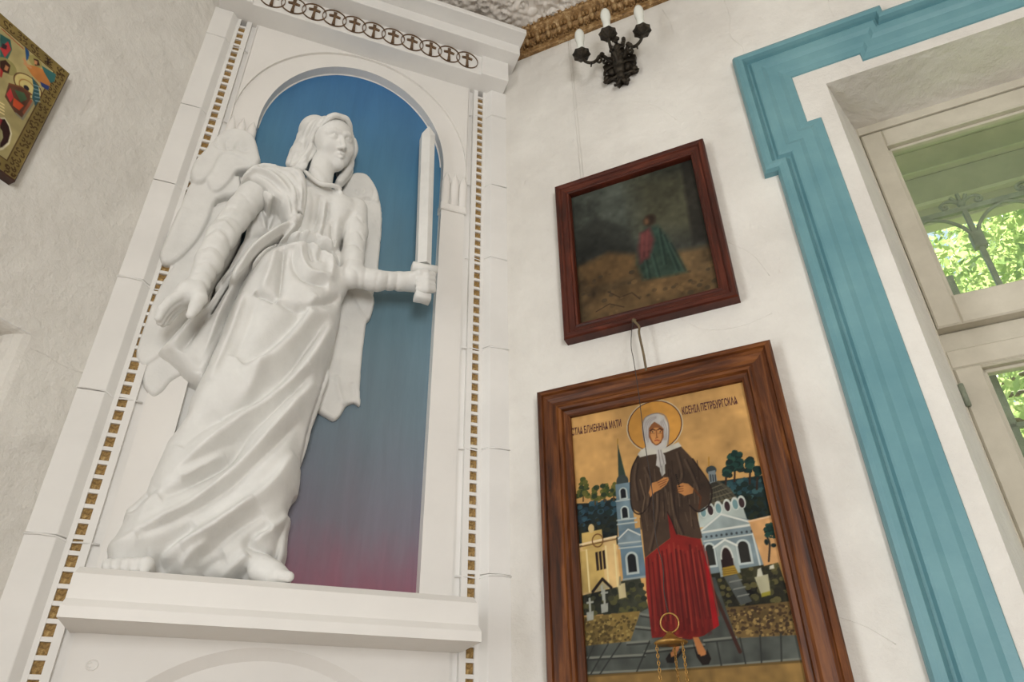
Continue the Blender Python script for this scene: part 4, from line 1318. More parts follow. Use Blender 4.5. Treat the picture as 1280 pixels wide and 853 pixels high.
        at_ = me.color_attributes.new('Col', 'FLOAT_COLOR', 'POINT')
        cc = np.ones((ni * nj, 4), np.float32); cc[:, :3] = lin(np.clip(self.c, 0, 255).reshape(-1, 3))
        at_.data.foreach_set('color', cc.ravel())
        me.materials.append(M['art'])
        o = bpy.data.objects.new(name, me); COL.objects.link(o); o.parent = parent
        return o

def frame_rails(fn, parent, a0, a1, z0, z1, prof, mz, mh):
    """four mitred rails; prof: (distance in from the outer edge, w), closed at the back"""
    c = [(a0, z0), (a1, z0), (a1, z1), (a0, z1)]
    sg = [(1, 1), (-1, 1), (-1, -1), (1, -1)]
    for k, mt in ((0, mh), (1, mz), (2, mh), (3, mz)):
        j = (k + 1) % 4
        rings = []
        for q in (k, j):
            rings.append([fn(c[q][0] + sg[q][0] * o, c[q][1] + sg[q][1] * o, w) for o, w in prof])
        MB().sweep(rings).obj('frame_rail', mt, parent)

def text_mesh(name, body, p0, p1, w, height, parent, mat):
    """flat lettering on the right wall from point p0 to p1 (s, z)"""
    cu = bpy.data.curves.new(name, 'FONT')
    cu.body = body; cu.size = 1.0; cu.resolution_u = 2; cu.offset = 0.018
    to = bpy.data.objects.new(name, cu)
    COL.objects.link(to)
    bpy.context.view_layer.update()
    me = bpy.data.meshes.new_from_object(to.evaluated_get(bpy.context.evaluated_depsgraph_get()))
    bpy.data.objects.remove(to); bpy.data.curves.remove(cu)
    co = np.zeros(len(me.vertices) * 3); me.vertices.foreach_get('co', co); co = co.reshape(-1, 3)
    co[:, 0] -= co[:, 0].min(); L = co[:, 0].max(); y0, y1 = co[:, 1].min(), co[:, 1].max()
    s_ = p0[0] + (p1[0] - p0[0]) * co[:, 0] / L
    z_ = p0[1] + (p1[1] - p0[1]) * co[:, 0] / L + height * (co[:, 1] - 0.0) / 0.72
    org = np.array(wloc(parent))
    vv = np.array([RP(a, b, w) for a, b in zip(s_, z_)]) - org
    me.vertices.foreach_set('co', vv.astype(np.float32).ravel()); me.update()
    me.materials.clear(); me.materials.append(mat)
    o = bpy.data.objects.new(name, me); COL.objects.link(o); o.parent = parent
    return o

# ---------------- the big icon of a woman saint
big = empty('framed_icon', RP(0.375, 0.10, 0.0))
tag(big, 'large icon of a woman saint in white headscarf and red skirt, brown wooden frame', 'icon')
PW = 0.012
frame_rails(RP, big, 0.094, 0.660, 0.102, 0.873,
            [(0.0, 0.0), (0.0, 0.036), (0.004, 0.042), (0.014, 0.042), (0.017, 0.036), (0.024, 0.031), (0.036, 0.028), (0.048, 0.030), (0.054, 0.034), (0.060, 0.033), (0.064, 0.026), (0.073, 0.024), (0.078, 0.020), (0.079, 0.006), (0.079, 0.0)], M['oak_z'], M['oak_h'])
cv = Canvas(RP, r_px, 0.166, 0.592, 0.174, 0.802, PW, 0.00145)
cv.fill((194, 156, 102), 0.05)
SK = (200, 172, 112)
# distant dark wood behind the churches
cv.poly([(715, 630), (745, 629), (772, 623), (772, 680), (717, 690)], (34, 44, 44), 0.2)
cv.dabs([(716, 630), (772, 624), (772, 652), (716, 658)], 60, 0.006, [(44, 66, 78), (56, 84, 96), (36, 52, 50), (60, 92, 104)], 2)
cv.dabs([(717, 652), (772, 645), (772, 684), (718, 690)], 70, 0.005, [(28, 34, 30), (40, 46, 38), (50, 54, 42)], 3)
cv.poly([(880, 604), (958, 594), (968, 646), (935, 652), (900, 640)], (30, 46, 46), 0.2)
cv.dabs([(905, 604), (956, 596), (962, 620), (915, 626)], 50, 0.006, [(40, 68, 74), (54, 86, 92), (30, 48, 44), (66, 98, 100)], 4)
cv.dabs([(915, 624), (962, 618), (968, 646), (930, 650)], 40, 0.005, [(24, 36, 30), (36, 46, 34), (44, 52, 36)], 5)
# trees on the skyline
for x, y, r, n, sd in ((729, 613, 0.016, 34, 11), (744, 617, 0.010, 18, 12), (756, 613, 0.011, 22, 13), (767, 612, 0.009, 16, 14)):
    cv.line([(x, y + 14), (x, y)], 0.0016, (90, 70, 40))
    cv.dabs([(x - r * 520, y + 8), (x - r * 300, y - r * 600), (x, y - r * 900), (x + r * 300, y - r * 600), (x + r * 520, y + 8)], n, 0.0055, [(92, 96, 48), (70, 84, 44), (110, 108, 56), (52, 66, 46)], sd)
for x, y, r, n, sd in ((919, 580, 0.022, 46, 21), (938, 583, 0.012, 24, 22), (947, 590, 0.007, 10, 23), (908, 588, 0.008, 14, 25)):
    cv.line([(x - 1, y + 22), (x, y)], 0.002, (60, 44, 34))
    cv.dabs([(x - r * 480, y + 7), (x - r * 300, y - r * 500), (x, y - r * 760), (x + r * 300, y - r * 500), (x + r * 480, y + 7)], n, 0.0062, [(28, 56, 52), (36, 70, 62), (24, 42, 40), (48, 84, 72)], sd)
# ground: grass, beds, paved path
cv.poly([(722, 738), (800, 722), (812, 765), (724, 770)], (58, 60, 48), 0.2)
cv.poly([(884, 712), (968, 690), (992, 760), (905, 760)], (70, 68, 48), 0.25)
cv.dabs([(890, 714), (968, 694), (988, 752), (905, 758)], 90, 0.006, [(56, 56, 36), (90, 86, 56), (46, 44, 34), (104, 98, 62)], 6)
cv.dabs([(724, 744), (806, 728), (808, 766), (726, 770)], 70, 0.006, [(46, 50, 40), (70, 72, 52), (92, 90, 56)], 7)
cv.poly([(728, 772), (800, 764), (790, 802), (731, 810)], (134, 114, 66), 0.1)
cv.dabs([(729, 774), (798, 767), (788, 800), (731, 808)], 170, 0.0028, [(96, 82, 46), (160, 140, 86), (84, 70, 42)], 8)
cv.poly([(906, 760), (988, 752), (998, 795), (918, 798)], (128, 106, 66), 0.1)
cv.dabs([(908, 762), (988, 755), (996, 793), (920, 796)], 190, 0.0028, [(80, 62, 42), (158, 134, 86), (70, 54, 38)], 9)
STN, STL, STD = (92, 96, 90), (128, 130, 120), (58, 60, 56)
cv.poly([(800, 766), (884, 722), (894, 722), (920, 798), (1000, 794), (1004, 825), (733, 845), (731, 808), (788, 802)], STN, 0.1)
for a, b in (((801, 768), (812, 770)), ((795, 784), (815, 786)), ((784, 804), (812, 802)), ((731, 823), (806, 819)), ((806, 815), (880, 806)), ((880, 801), (920, 797)), ((733, 842), (860, 836)), ((860, 836), (1004, 824))):
    cv.line([a, b], 0.0022, STL)
    cv.line([(a[0], a[1] + 2.5), (b[0], b[1] + 2.5)], 0.0014, STD)
for a, b in (((760, 806), (738, 844)), ((776, 804), (750, 843)), ((812, 802), (796, 840)), ((742, 808), (735, 824)), ((896, 803), (902, 834)), ((950, 795), (952, 830)), ((976, 793), (977, 828)), ((925, 798), (932, 830))):
    cv.line([a, b], 0.0014, STD)
cv.line([(884, 722), (925, 815)], 0.0035, (70, 44, 36))
cv.poly([(733, 846), (1005, 826), (1012, 856), (735, 858)], (150, 122, 74), 0.08)
cv.line([(733, 846), (1005, 827)], 0.002, (110, 90, 52))
# path from the church steps
cv.poly([(905, 722), (921, 718), (940, 752), (926, 757)], (104, 108, 104), 0.08)
for y0 in (728, 737, 746):
    cv.line([(909 + (y0 - 722) * .55, y0), (924 + (y0 - 722) * .5, y0 - 3)], 0.0012, (136, 138, 130))
# left house, yellow
YL = (196, 170, 108)
cv.poly([(722, 684), (770, 672), (776, 733), (727, 745)], (206, 178, 128), 0.06)
cv.poly([(727, 667), (752, 662), (755, 684), (728, 688)], YL, 0.06)
cv.poly([(725, 690), (752, 684), (757, 735), (729, 742)], YL, 0.06)
cv.disc(739, 661, 0.007, 0.010, (200, 178, 130))
cv.line([(722, 682), (770, 671)], 0.0022, (228, 206, 170)); cv.line([(723, 684.5), (771, 674)], 0.0012, (110, 80, 50))
cv.ringline(747, 676, 0.012, 0.014, 0.0013, (120, 84, 48))
for k in range(3):
    cv.poly([(744 + k * 4.4, 691 - k), (747 + k * 4.4, 690 - k), (749 + k * 4.4, 713 - k), (746 + k * 4.4, 714 - k)], (50, 36, 30))
for x in (733, 757, 768):
    cv.line([(x, 688 - (x - 733) * .2), (x + 4, 740 - (x - 733) * .2)], 0.0018, (226, 208, 158))
# bell tower, pale blue
def arched(x, y, ra, rz, col):
    c = cv.pt(x, y)
    th = np.linspace(0, math.pi, 13)
    cv.poly([(c[0] - ra, c[1] - rz), (c[0] + ra, c[1] - rz)] + [(c[0] + ra * math.cos(q), c[1] + rz - ra + ra * math.sin(q)) for q in th], col, 0.04, raw=True)
BL, BW_, BD = (112, 130, 138), (176, 184, 180), (70, 84, 94)
cv.poly([(772, 555), (778, 598), (783, 598)], (70, 84, 66)); cv.line([(772, 555), (772, 549)], 0.001, (150, 120, 50))
cv.poly([(772, 555), (773, 598), (781, 596)], (58, 72, 62))
cv.disc(778, 602, 0.014, 0.016, (66, 74, 72))
cv.poly([(769, 606), (788, 603), (791, 645), (772, 648)], BL)
cv.poly([(770, 628), (790, 625), (794, 662), (773, 664)], BL)
cv.poly([(773, 664), (800, 660), (808, 722), (779, 725)], (104, 124, 136))
cv.poly([(772, 672), (786, 661), (800, 668), (801, 680), (773, 684)], (122, 136, 142))
for y in (627, 651, 656, 680, 686):
    cv.line([(770 + (y - 627) * .06, y), (790 + (y - 627) * .2, y - 3)], 0.0016, BW_)
for x, y, ra, rz in ((779, 617, 0.0060, 0.0110), (781, 641, 0.0062, 0.0120), (790, 704, 0.0090, 0.0190)):
    arched(x, y, ra * 1.55, rz * 1.25, BW_); arched(x, y, ra, rz, (34, 36, 40))
cv.line([(773, 674), (785, 662), (800, 669)], 0.0014, (206, 208, 200))
cv.line([(779, 725), (808, 721)], 0.002, (150, 160, 160))
# church on the right: dome, drum, portico
cv.disc(889, 588, 0.011, 0.010, (70, 78, 80)); cv.line([(886, 583), (886, 572)], 0.0011, (170, 130, 50))
cv.poly([(885, 590), (894, 588), (897, 604), (887, 606)], (140, 150, 152))
for x in (888, 891, 894):
    cv.line([(x, 594), (x + .8, 602)], 0.0011, (48, 50, 52))
cv.poly([(885, 606), (898, 601), (912, 610), (922, 624), (880, 640), (880, 618)], (88, 84, 70), 0.1)
for k in range(7):
    cv.line([(890 + k, 604), (882 + k * 6.5, 634 - k * 1.5)], 0.0009, (54, 52, 46))
for k in range(4):
    cv.line([(882, 614 + 6 * k), (902 + 6 * k, 606 + 5 * k)], 0.0009, (120, 112, 92))
cv.poly([(872, 640), (925, 624), (932, 644), (934, 650), (874, 660)], (172, 180, 174))
for k, x in enumerate((879, 888, 898, 909, 919, 927)):
    yy = 641 - (x - 872) * 0.24
    cv.disc(x, yy, 0.0082, 0.014, (198, 202, 194)); cv.disc(x, yy + 1, 0.0056, 0.0105, (66, 50, 52) if k in (1, 3, 5) else (120, 148, 150))
cv.poly([(874, 664), (900, 642), (946, 652), (948, 664), (956, 706), (888, 718)], (132, 146, 150), 0.06)
cv.poly([(876, 664), (901, 643), (945, 656), (944, 658)], (150, 160, 158), 0.05)
cv.line([(876, 664), (901, 643), (946, 655)], 0.002, (210, 212, 204)); cv.line([(878, 666), (947, 655)], 0.0022, (206, 208, 200))
for k in range(10):
    cv.disc(883 + k * 6.3, 671.5 - k * 0.8, 0.0023, 0.0026, (70, 76, 80))
cv.line([(880, 677), (948, 667)], 0.0013, (200, 204, 196))
for x0 in (941, 947):
    cv.line([(x0, 668), (x0 + 9, 706)], 0.0018, (196, 202, 198))
for x, y, ra, rz, c in ((888, 694, 0.008, 0.021, (52, 52, 48)), (930, 690, 0.010, 0.021, (52, 50, 46))):
    arched(x, y, ra * 1.45, rz * 1.2, (190, 198, 194)); arched(x, y, ra, rz, c)
cv.poly([(894, 684), (906, 675), (919, 682), (926, 716), (901, 722)], (168, 178, 174))
cv.line([(892, 685), (906, 675), (921, 682)], 0.002, (214, 216, 208))
cv.disc(909, 698, 0.0125, 0.026, (206, 208, 200)); cv.disc(909, 699, 0.0098, 0.0225, (52, 36, 34)); cv.poly([(901, 700), (916, 698), (918, 710), (903, 713)], (52, 36, 34))
cv.poly([(903, 710), (918, 707), (923, 717), (904, 721)], (168, 140, 60))
for k in range(3):
    cv.line([(903, 713 + 2.6 * k), (919 + k, 710.5 + 2.6 * k)], 0.0007, (120, 96, 40))
# right wall of the churchyard, tree, tomb
cv.poly([(936, 652), (966, 645), (978, 702), (955, 708)], (202, 160, 112), 0.06)
cv.line([(936, 652), (966, 645)], 0.0018, (222, 188, 150))
cv.line([(961, 702), (962, 680), (958, 670)], 0.0018, (60, 52, 44), smooth=True)
cv.dabs([(954, 666), (960, 654), (970, 658), (972, 672), (958, 672)], 26, 0.005, [(28, 58, 54), (36, 74, 66), (22, 42, 38)], 31)
cv.disc(958, 678, 0.004, 0.006, (26, 44, 42)); cv.disc(967, 682, 0.005, 0.004, (26, 44, 42))
cv.poly([(943, 722), (960, 718), (963, 740), (952, 745)], (182, 178, 150), 0.05); cv.poly([(947, 712), (951, 710), (954, 720), (946, 722)], (196, 194, 176))
cv.poly([(952, 742), (963, 739), (963, 744), (952, 747)], (160, 152, 62))
cv.poly([(962, 708), (967, 706), (968, 711), (962, 712)], (206, 202, 184))
# graves on the left
GC = (164, 166, 156)
for x, y, h in ((737, 762, 13), (755, 752, 15)):
    cv.line([(x, y - h), (x + 1, y + 6)], 0.0022, GC); cv.line([(x - 3, y - h + 5), (x + 4, y - h + 4)], 0.002, GC)
    cv.poly([(x - 4, y + 4), (x + 5, y + 2), (x + 5, y + 13), (x - 3, y + 15)], GC)
cv.poly([(772, 731), (781, 729), (783, 747), (774, 749)], (196, 184, 146)); cv.line([(775, 731), (775, 722)], 0.0022, (150, 140, 112))
cv.line([(741, 740), (753, 724), (764, 735)], 0.003, (40, 30, 26)); cv.poly([(744, 740), (753, 728), (762, 735)], (172, 164, 134))
cv.line([(752, 733), (754, 750)], 0.002, GC)
# halo
hc = (818, 532)
c0 = cv.pt(*hc)
cv.disc(*hc, 0.0660, 0.0650, (208, 196, 168)); cv.disc(*hc, 0.0636, 0.0626, (92, 52, 36)); cv.disc(*hc, 0.0615, 0.0605, (204, 154, 80), 0.05)
# coat
CO, CL, CK = (78, 62, 50), (112, 94, 76), (46, 34, 30)
cv.poly([(797, 570), (816, 562), (850, 557), (866, 574), (888, 608), (887, 630), (873, 640), (870, 640), (878, 672), (872, 676), (862, 672), (845, 668), (826, 682), (806, 698), (803, 668), (800, 642), (790, 636), (788, 605), (790, 585)], CO, 0.07)
g_ = np.random.default_rng(3)
for _ in range(46):
    x = g_.uniform(800, 874); y = g_.uniform(576, 650); l = g_.uniform(15, 42)
    if x > 872 - (660 - y) * 0.02 and y > 640:
        continue
    cv.line([(x, y), (x + g_.uniform(0, 4), y + l * (0.6 if y > 630 else 1))], 0.0009, CL if g_.random() < 0.55 else CK, 0.7)
cv.line([(797, 571), (790, 586), (788, 606), (790, 635), (800, 643), (811, 632), (815, 616)], 0.0016, CK, smooth=True)
cv.line([(866, 574), (888, 608), (887, 630), (873, 640), (862, 632)], 0.0016, CK, smooth=True)
cv.line([(800, 600), (806, 622), (803, 640)], 0.0014, CL); cv.line([(868, 612), (876, 622), (874, 636)], 0.002, (98, 62, 40))
# skirt
RD_, RL, RK = (130, 40, 34), (158, 66, 52), (88, 24, 22)
sk = [(806, 698), (826, 682), (838, 673), (834, 640), (840, 652), (846, 668), (862, 672), (876, 674), (886, 712), (899, 782), (880, 795), (862, 800), (840, 796), (815, 798), (808, 740)]
cv.poly(sk, RD_, 0.06)
for k in range(26):
    x0 = 810 + k * 2.9; x1 = 816 + k * 3.3
    y0 = max(676, 694 - k * 1.6) + (4 if k > 14 else 0)
    cv.line([(x0, y0 + g_.uniform(0, 14)), (x1, 793 - g_.uniform(0, 26))], g_.uniform(0.0009, 0.0022), RL if k % 2 else RK, 0.75)
cv.poly([(878, 690), (886, 712), (899, 782), (892, 787)], (168, 28, 34), 0.04)
cv.line([(834, 640), (840, 652), (846, 668)], 0.0012, CK)
for k in range(9):
    x0 = 812 + k * 8.2
    cv.poly([(x0, 700 - k * 2.2), (x0 + 2, 700 - k * 2.2), (x0 + 7 + k * 0.6, 792), (x0 + 3 + k * 0.6, 794)], RK, 0.05, 0.5, 0.003)
for pts in ([(795, 580), (793, 600), (797, 625)], [(806, 585), (812, 605), (808, 640)], [(856, 575), (866, 596), (872, 612)], [(846, 566), (852, 590), (850, 603)], [(836, 598), (842, 640), (852, 668)], [(822, 618), (820, 650), (812, 688)]):
    cv.line(pts, 0.0026, CL, 0.45, True); cv.line([(x + 2.6, y) for x, y in pts], 0.0022, CK, 0.55, True)
# feet in dark slippers
FL = (192, 134, 86)
for a, b, c, d in (((846, 797), (853, 797), (848, 814), (838, 820)), ((866, 797), (873, 797), (884, 818), (874, 822))):
    cv.poly([a, b, c, d], FL, 0.05)
cv.poly([(836, 818), (841, 814), (848, 818), (855, 806), (853, 816), (842, 829), (834, 829), (832, 824)], (40, 32, 28)); cv.poly([(866, 803), (872, 818), (881, 820), (884, 812), (889, 824), (886, 831), (878, 832), (871, 822)], (40, 32, 28))
cv.poly([(838, 816), (847, 812), (846, 819), (839, 822)], FL); cv.poly([(873, 814), (880, 812), (883, 818), (876, 821)], FL)
# scarf and face
SC, SCD = (194, 190, 184), (132, 124, 124)
cv.poly([(801, 563), (812, 556), (832, 560), (848, 553), (852, 558), (832, 566), (826, 567), (812, 569), (800, 572), (797, 568)], (196, 192, 180), 0.04)
cv.poly([(804, 548), (803, 532), (806, 523), (814, 518), (822, 517), (830, 520), (835, 530), (836, 545), (833, 560), (820, 562), (808, 560)], SC, 0.05)
cv.line([(805, 551), (803, 533), (807, 522), (820, 517), (831, 520), (836, 534), (835, 556)], 0.0011, SCD, smooth=True)
for dx in (0, 2.5, 5):
    cv.line([(807 + dx * .6, 548 + dx), (806 + dx, 534), (811 + dx * .6, 524 + dx * .5), (820, 521 + dx * .4)], 0.0009, (158, 150, 148), smooth=True)
    cv.line([(833 - dx * .6, 550), (833 - dx, 536), (829 - dx * .6, 525 + dx * .5)], 0.0009, (158, 150, 148), smooth=True)
FC, FS = (202, 148, 94), (120, 74, 46)
cv.poly([(811, 536), (814, 531), (818, 527.5), (824, 531), (829.5, 536), (829.5, 547), (826, 554), (820.5, 557), (815, 554), (811, 547)], (146, 98, 62), 0.04)
cv.poly([(813, 542), (818, 535), (823, 535), (827.5, 541), (827, 549), (824, 554), (820, 556), (815.5, 553), (813, 548)], FC, 0.04)
cv.line([(812.5, 538.8), (815.5, 536.9), (818.8, 538)], 0.0012, (70, 42, 32)); cv.line([(822, 537.6), (825, 536), (828.5, 537.6)], 0.0012, (70, 42, 32))
for x in (815.8, 825.2):
    cv.disc(x, 540, 0.0026, 0.0017, (226, 196, 150)); cv.disc(x, 540, 0.0015, 0.0017, (48, 30, 26))
    cv.line([(x - 2.6, 542), (x + 2.4, 542)], 0.0007, FS, 0.7)
cv.line([(820.4, 538), (820.8, 546), (822, 547.2), (819.8, 548)], 0.0009, FS); cv.line([(818.6, 551), (821.2, 550.4), (824, 551)], 0.0012, (150, 60, 48))
cv.line([(812, 545), (816, 553.5), (821, 556.6), (826, 553)], 0.0009, FS, smooth=True)
cv.poly([(820, 563), (825, 561), (831, 570), (832.5, 580), (826, 586), (820, 582), (821, 572)], SC, 0.05); cv.poly([(824, 580), (831, 580), (831.5, 592), (827.5, 596), (825, 589)], (182, 180, 172), 0.05)
for a, b in (((823, 563), (826, 584)), ((826, 563), (830, 580)), ((827, 583), (828, 594))):
    cv.line([a, b], 0.0008, SCD)
# hands
HDC, HDS = (194, 140, 88), (110, 66, 42)
cv.poly([(813, 612), (815, 604), (822, 602), (830, 597), (835, 597), (836, 600), (833, 606), (826, 612), (818, 616)], HDC, 0.05)
for k in range(3):
    cv.line([(822 + k * 1.5, 604 + k * 2.6), (834 - k, 599 + k * 3)], 0.0007, HDS)
cv.poly([(811, 616), (814, 605), (818, 616), (813, 622)], HDC, 0.05)
cv.poly([(846, 607), (853, 604), (860, 605), (867, 611), (866, 617), (856, 620), (848, 616)], HDC, 0.05)
for k in range(3):
    cv.line([(846, 609 + k * 3), (854, 608 + k * 3)], 0.0007, HDS)
for k in range(7):
    cv.disc(845 + 0.7 * k, 594 + 2.4 * k, 0.0017, 0.0017, (34, 26, 24))
cv.c = 255 * (cv.c / 255) ** 1.18 * 0.95
cv.build('painting', big)
text_mesh('inscription', 'СТАѦ БЛЖЕННАѦ МАТИ', r_px(715, 545, PW)[:2], r_px(777, 533.5, PW)[:2], PW + 0.0008, 0.0190, big, M['ink'])
text_mesh('inscription', 'КСЕНІА ПЕТРБУРГСКАѦ', r_px(853.5, 519, PW)[:2], r_px(922.5, 505, PW)[:2], PW + 0.0008, 0.0190, big, M['ink'])

# ---------------- the smaller dark painting
small = empty('framed_painting', RP(0.394, 1.012, 0.0))
tag(small, 'dark oil painting of a robed figure in a rocky landscape, in a reddish mahogany frame', 'painting')
frame_rails(RP, small, 0.172, 0.616, 1.012, 1.557,
            [(0.0, 0.0), (0.0, 0.030), (0.003, 0.035), (0.012, 0.036), (0.016, 0.034), (0.019, 0.030), (0.032, 0.027), (0.036, 0.029), (0.041, 0.027), (0.043, 0.020), (0.0435, 0.006), (0.0435, 0.0)], M['mahog_z'], M['mahog_h'])
PW2 = 0.010
cv = Canvas(RP, r_px, 0.206, 0.582, 1.046, 1.523, PW2, 0.0018)
cv.fill((58, 60, 54), 0.14)
cv.poly([(700, 240), (900, 180), (905, 260), (712, 330)], (62, 66, 60), 0.14, soft=0.03)
cv.poly([(790, 225), (880, 205), (890, 290), (800, 290)], (84, 82, 62), 0.1, 0.7, 0.04)
cv.poly([(716, 300), (745, 270), (785, 290), (800, 320), (730, 345)], (44, 46, 42), 0.12, 0.9, 0.012)
cv.poly([(850, 200), (868, 198), (884, 300), (866, 306)], (42, 40, 36), 0.12, 0.8, 0.006); cv.poly([(872, 196), (884, 195), (893, 310), (882, 310)], (48, 46, 40), 0.12, 0.7, 0.006)
cv.poly([(715, 335), (760, 318), (800, 322), (900, 305), (905, 365), (722, 408)], (88, 72, 50), 0.14, 1.0, 0.012)
cv.poly([(724, 336), (760, 316), (795, 318), (790, 345), (735, 362)], (108, 84, 54), 0.12, 0.8, 0.012)
cv.poly([(730, 372), (850, 340), (890, 345), (890, 362), (740, 398)], (112, 88, 58), 0.12, 0.6, 0.012)
cv.dabs([(722, 350), (890, 320), (895, 360), (728, 402)], 60, 0.006, [(70, 58, 42), (122, 98, 66), (56, 50, 40)], 41, 0.5)
# a figure wrapped in a green mantle over a red garment, resting among the stones
cv.poly([(798, 300), (806, 285), (822, 282), (834, 296), (848, 320), (858, 340), (838, 345), (804, 350), (796, 330)], (44, 62, 54), 0.14, 0.92, 0.008)
cv.poly([(797, 312), (800, 292), (812, 284), (818, 300), (812, 322), (800, 330)], (92, 50, 50), 0.12, 0.9, 0.007)
for a, b in (((822, 286), (830, 330)), ((828, 294), (846, 338)), ((814, 318), (822, 346)), ((806, 326), (810, 348)), ((836, 304), (854, 338))):
    cv.line([a, b], 0.003, (60, 82, 72), 0.4); cv.line([(a[0] + 3, a[1]), (b[0] + 3, b[1])], 0.003, (30, 42, 38), 0.4)
for a, b in (((803, 294), (802, 322)), ((809, 290), (808, 320))):
    cv.line([a, b], 0.003, (118, 68, 64), 0.4)
cv.disc(812, 275, 0.016, 0.019, (52, 40, 32), 0.1, 0.95, 0.006); cv.disc(808, 277, 0.007, 0.011, (112, 82, 60), 0.06, 0.8, 0.005)
cv.disc(737, 385, 0.016, 0.014, (104, 84, 58), 0.1, 0.8, 0.004)
for pts in ([(760, 365), (775, 372), (790, 366), (800, 374)], [(745, 390), (762, 380), (780, 384)]):
    cv.line(pts, 0.0014, (50, 40, 32), 0.8)
cv.c = 255 * (cv.c / 255) ** 1.08
cv.build('painting', small)

# ---------------- the many-figured icon on the left wall
ico = empty('icon_panel', LP(0.43, 1.085, 0.0))
tag(ico, 'small gold-ground icon panel with many figures and ornamented border on the left wall', 'icon')
IW = 0.022
A0, A1, Z0, Z1 = 0.2815, 0.575, 1.081, 1.427
MB().cbox(LP, A0, A1, Z0, Z1, 0.0, IW, 0.002).obj('board', M['dark'], ico)
cv = Canvas(LP, l_px, A0 + 0.003, A1 - 0.003, Z0 + 0.003, Z1 - 0.003, IW + 0.0006, 0.0013)
cv.fill((150, 132, 78), 0.06)
bw = 0.030
def rect(a0, a1, z0, z1, col, var=0.05):
    cv.poly([(a0, z0), (a1, z0), (a1, z1), (a0, z1)], col, var, raw=True)
rect(A0 + 0.004, A1 - 0.004, Z0 + 0.004, Z1 - 0.004, (126, 108, 62))
g_ = np.random.default_rng(8)
def swirl(a, z, r):
    th = np.linspace(0, 4.6, 14) + g_.uniform(0, 6)
    P = [(a + r * (1 - 0.16 * q) * math.cos(q + th[0]), z + r * (1 - 0.16 * q) * math.sin(q + th[0])) for q in np.linspace(0, 4.6, 12)]
    for p, q in zip(P[:-1], P[1:]):
        d = np.array(q) - np.array(p); n = np.array([-d[1], d[0]]) / (np.linalg.norm(d) + 1e-9) * 0.0011
        cv.poly([np.array(p) + n, np.array(q) + n, np.array(q) - n, np.array(p) - n], (58, 40, 22), 0, raw=True)
for k in range(12):
    z = Z0 + 0.014 + k * 0.0275
    for e in (A0 + 0.017, A1 - 0.017):
        for da, dz in ((-0.006, -0.005), (0.006, 0.004), (-0.004, 0.007), (0.005, -0.008)):
            swirl(e + da, z + dz, 0.0055)
for k in range(9):
    a = A0 + 0.018 + k * 0.031
    for e in (Z0 + 0.017, Z1 - 0.017):
        for da, dz in ((-0.008, -0.005), (0.008, 0.004), (-0.002, 0.007), (0.004, -0.007)):
            swirl(a + da, e + dz, 0.0055)
rect(A0 + bw, A1 - bw, Z0 + bw, Z1 - bw, (70, 46, 26))
rect(A0 + bw + 0.002, A1 - bw - 0.002, Z0 + bw + 0.002, Z1 - bw - 0.002, (172, 158, 108), 0.05)
# scenes
cv.poly([(0, 42), (13, 50), (15, 62), (8, 78), (0, 72)], (48, 92, 86)); cv.poly([(0, 60), (10, 52), (14, 62), (6, 72)], (176, 58, 58)); cv.poly([(3, 54), (9, 57), (8, 62), (2, 60)], (60, 40, 44))
cv.disc(9, 83, 0.020, 0.018, (140, 132, 82)); cv.poly([(0, 76), (7, 75), (13, 82), (11, 92), (4, 90), (0, 86)], (58, 36, 26)); cv.poly([(7, 81), (11, 84), (9, 89), (5, 87)], (176, 120, 78))
cv.poly([(0, 84), (4, 90), (2, 97), (0, 96)], (168, 50, 46))
cv.poly([(31, 58), (36, 64), (37, 72), (33, 76)], (40, 76, 120)); cv.disc(44, 77, 0.015, 0.014, (148, 138, 84))
cv.poly([(42, 73), (48, 75), (50, 82), (44, 82)], (62, 38, 28)); cv.poly([(43, 75), (47, 77), (46, 81), (43, 80)], (188, 132, 90))
cv.poly([(31, 80), (45, 83), (56, 88), (64, 103), (60, 112), (50, 104), (40, 94)], (182, 118, 62)); cv.poly([(52, 82), (70, 93), (68, 102), (63, 104), (55, 90)], (52, 100, 98)); cv.poly([(50, 102), (62, 108), (60, 113), (52, 108)], (44, 60, 110))
cv.line([(34, 82), (30, 74)], 0.003, (190, 140, 96)); cv.line([(38, 84), (31, 80)], 0.003, (190, 140, 96))
cv.disc(35, 108, 0.030, 0.026, (204, 186, 122)); cv.ringline(35, 108, 0.030, 0.026, 0.0012, (80, 50, 30)); cv.ringline(34, 109, 0.017, 0.016, 0.0012, (150, 110, 60)); cv.disc(33, 110, 0.006, 0.006, (40, 36, 44))
cv.poly([(40, 96), (48, 108), (50, 124), (44, 133), (40, 122), (42, 110)], (50, 86, 92)); 
for k in range(5):
    cv.line([(42 + k * .6, 106 + k * 5), (50, 109 + k * 4.5)], 0.0008, (150, 176, 176))
cv.poly([(11, 104), (26, 108), (38, 116), (38, 130), (28, 148), (18, 140), (6, 121)], (96, 62, 46)); cv.poly([(8, 118), (13, 110), (17, 122), (13, 128)], (192, 60, 60)); cv.poly([(17, 122), (30, 132), (24, 138), (16, 132)], (206, 84, 48)); cv.poly([(18, 112), (30, 116), (34, 124), (26, 128)], (72, 96, 66))
cv.poly([(28, 140), (38, 124), (41, 126), (31, 146)], (150, 84, 60)); cv.line([(12, 105), (27, 109), (39, 118)], 0.002, (112, 70, 44)); cv.line([(20, 142), (28, 149), (42, 128)], 0.0022, (120, 116, 96))
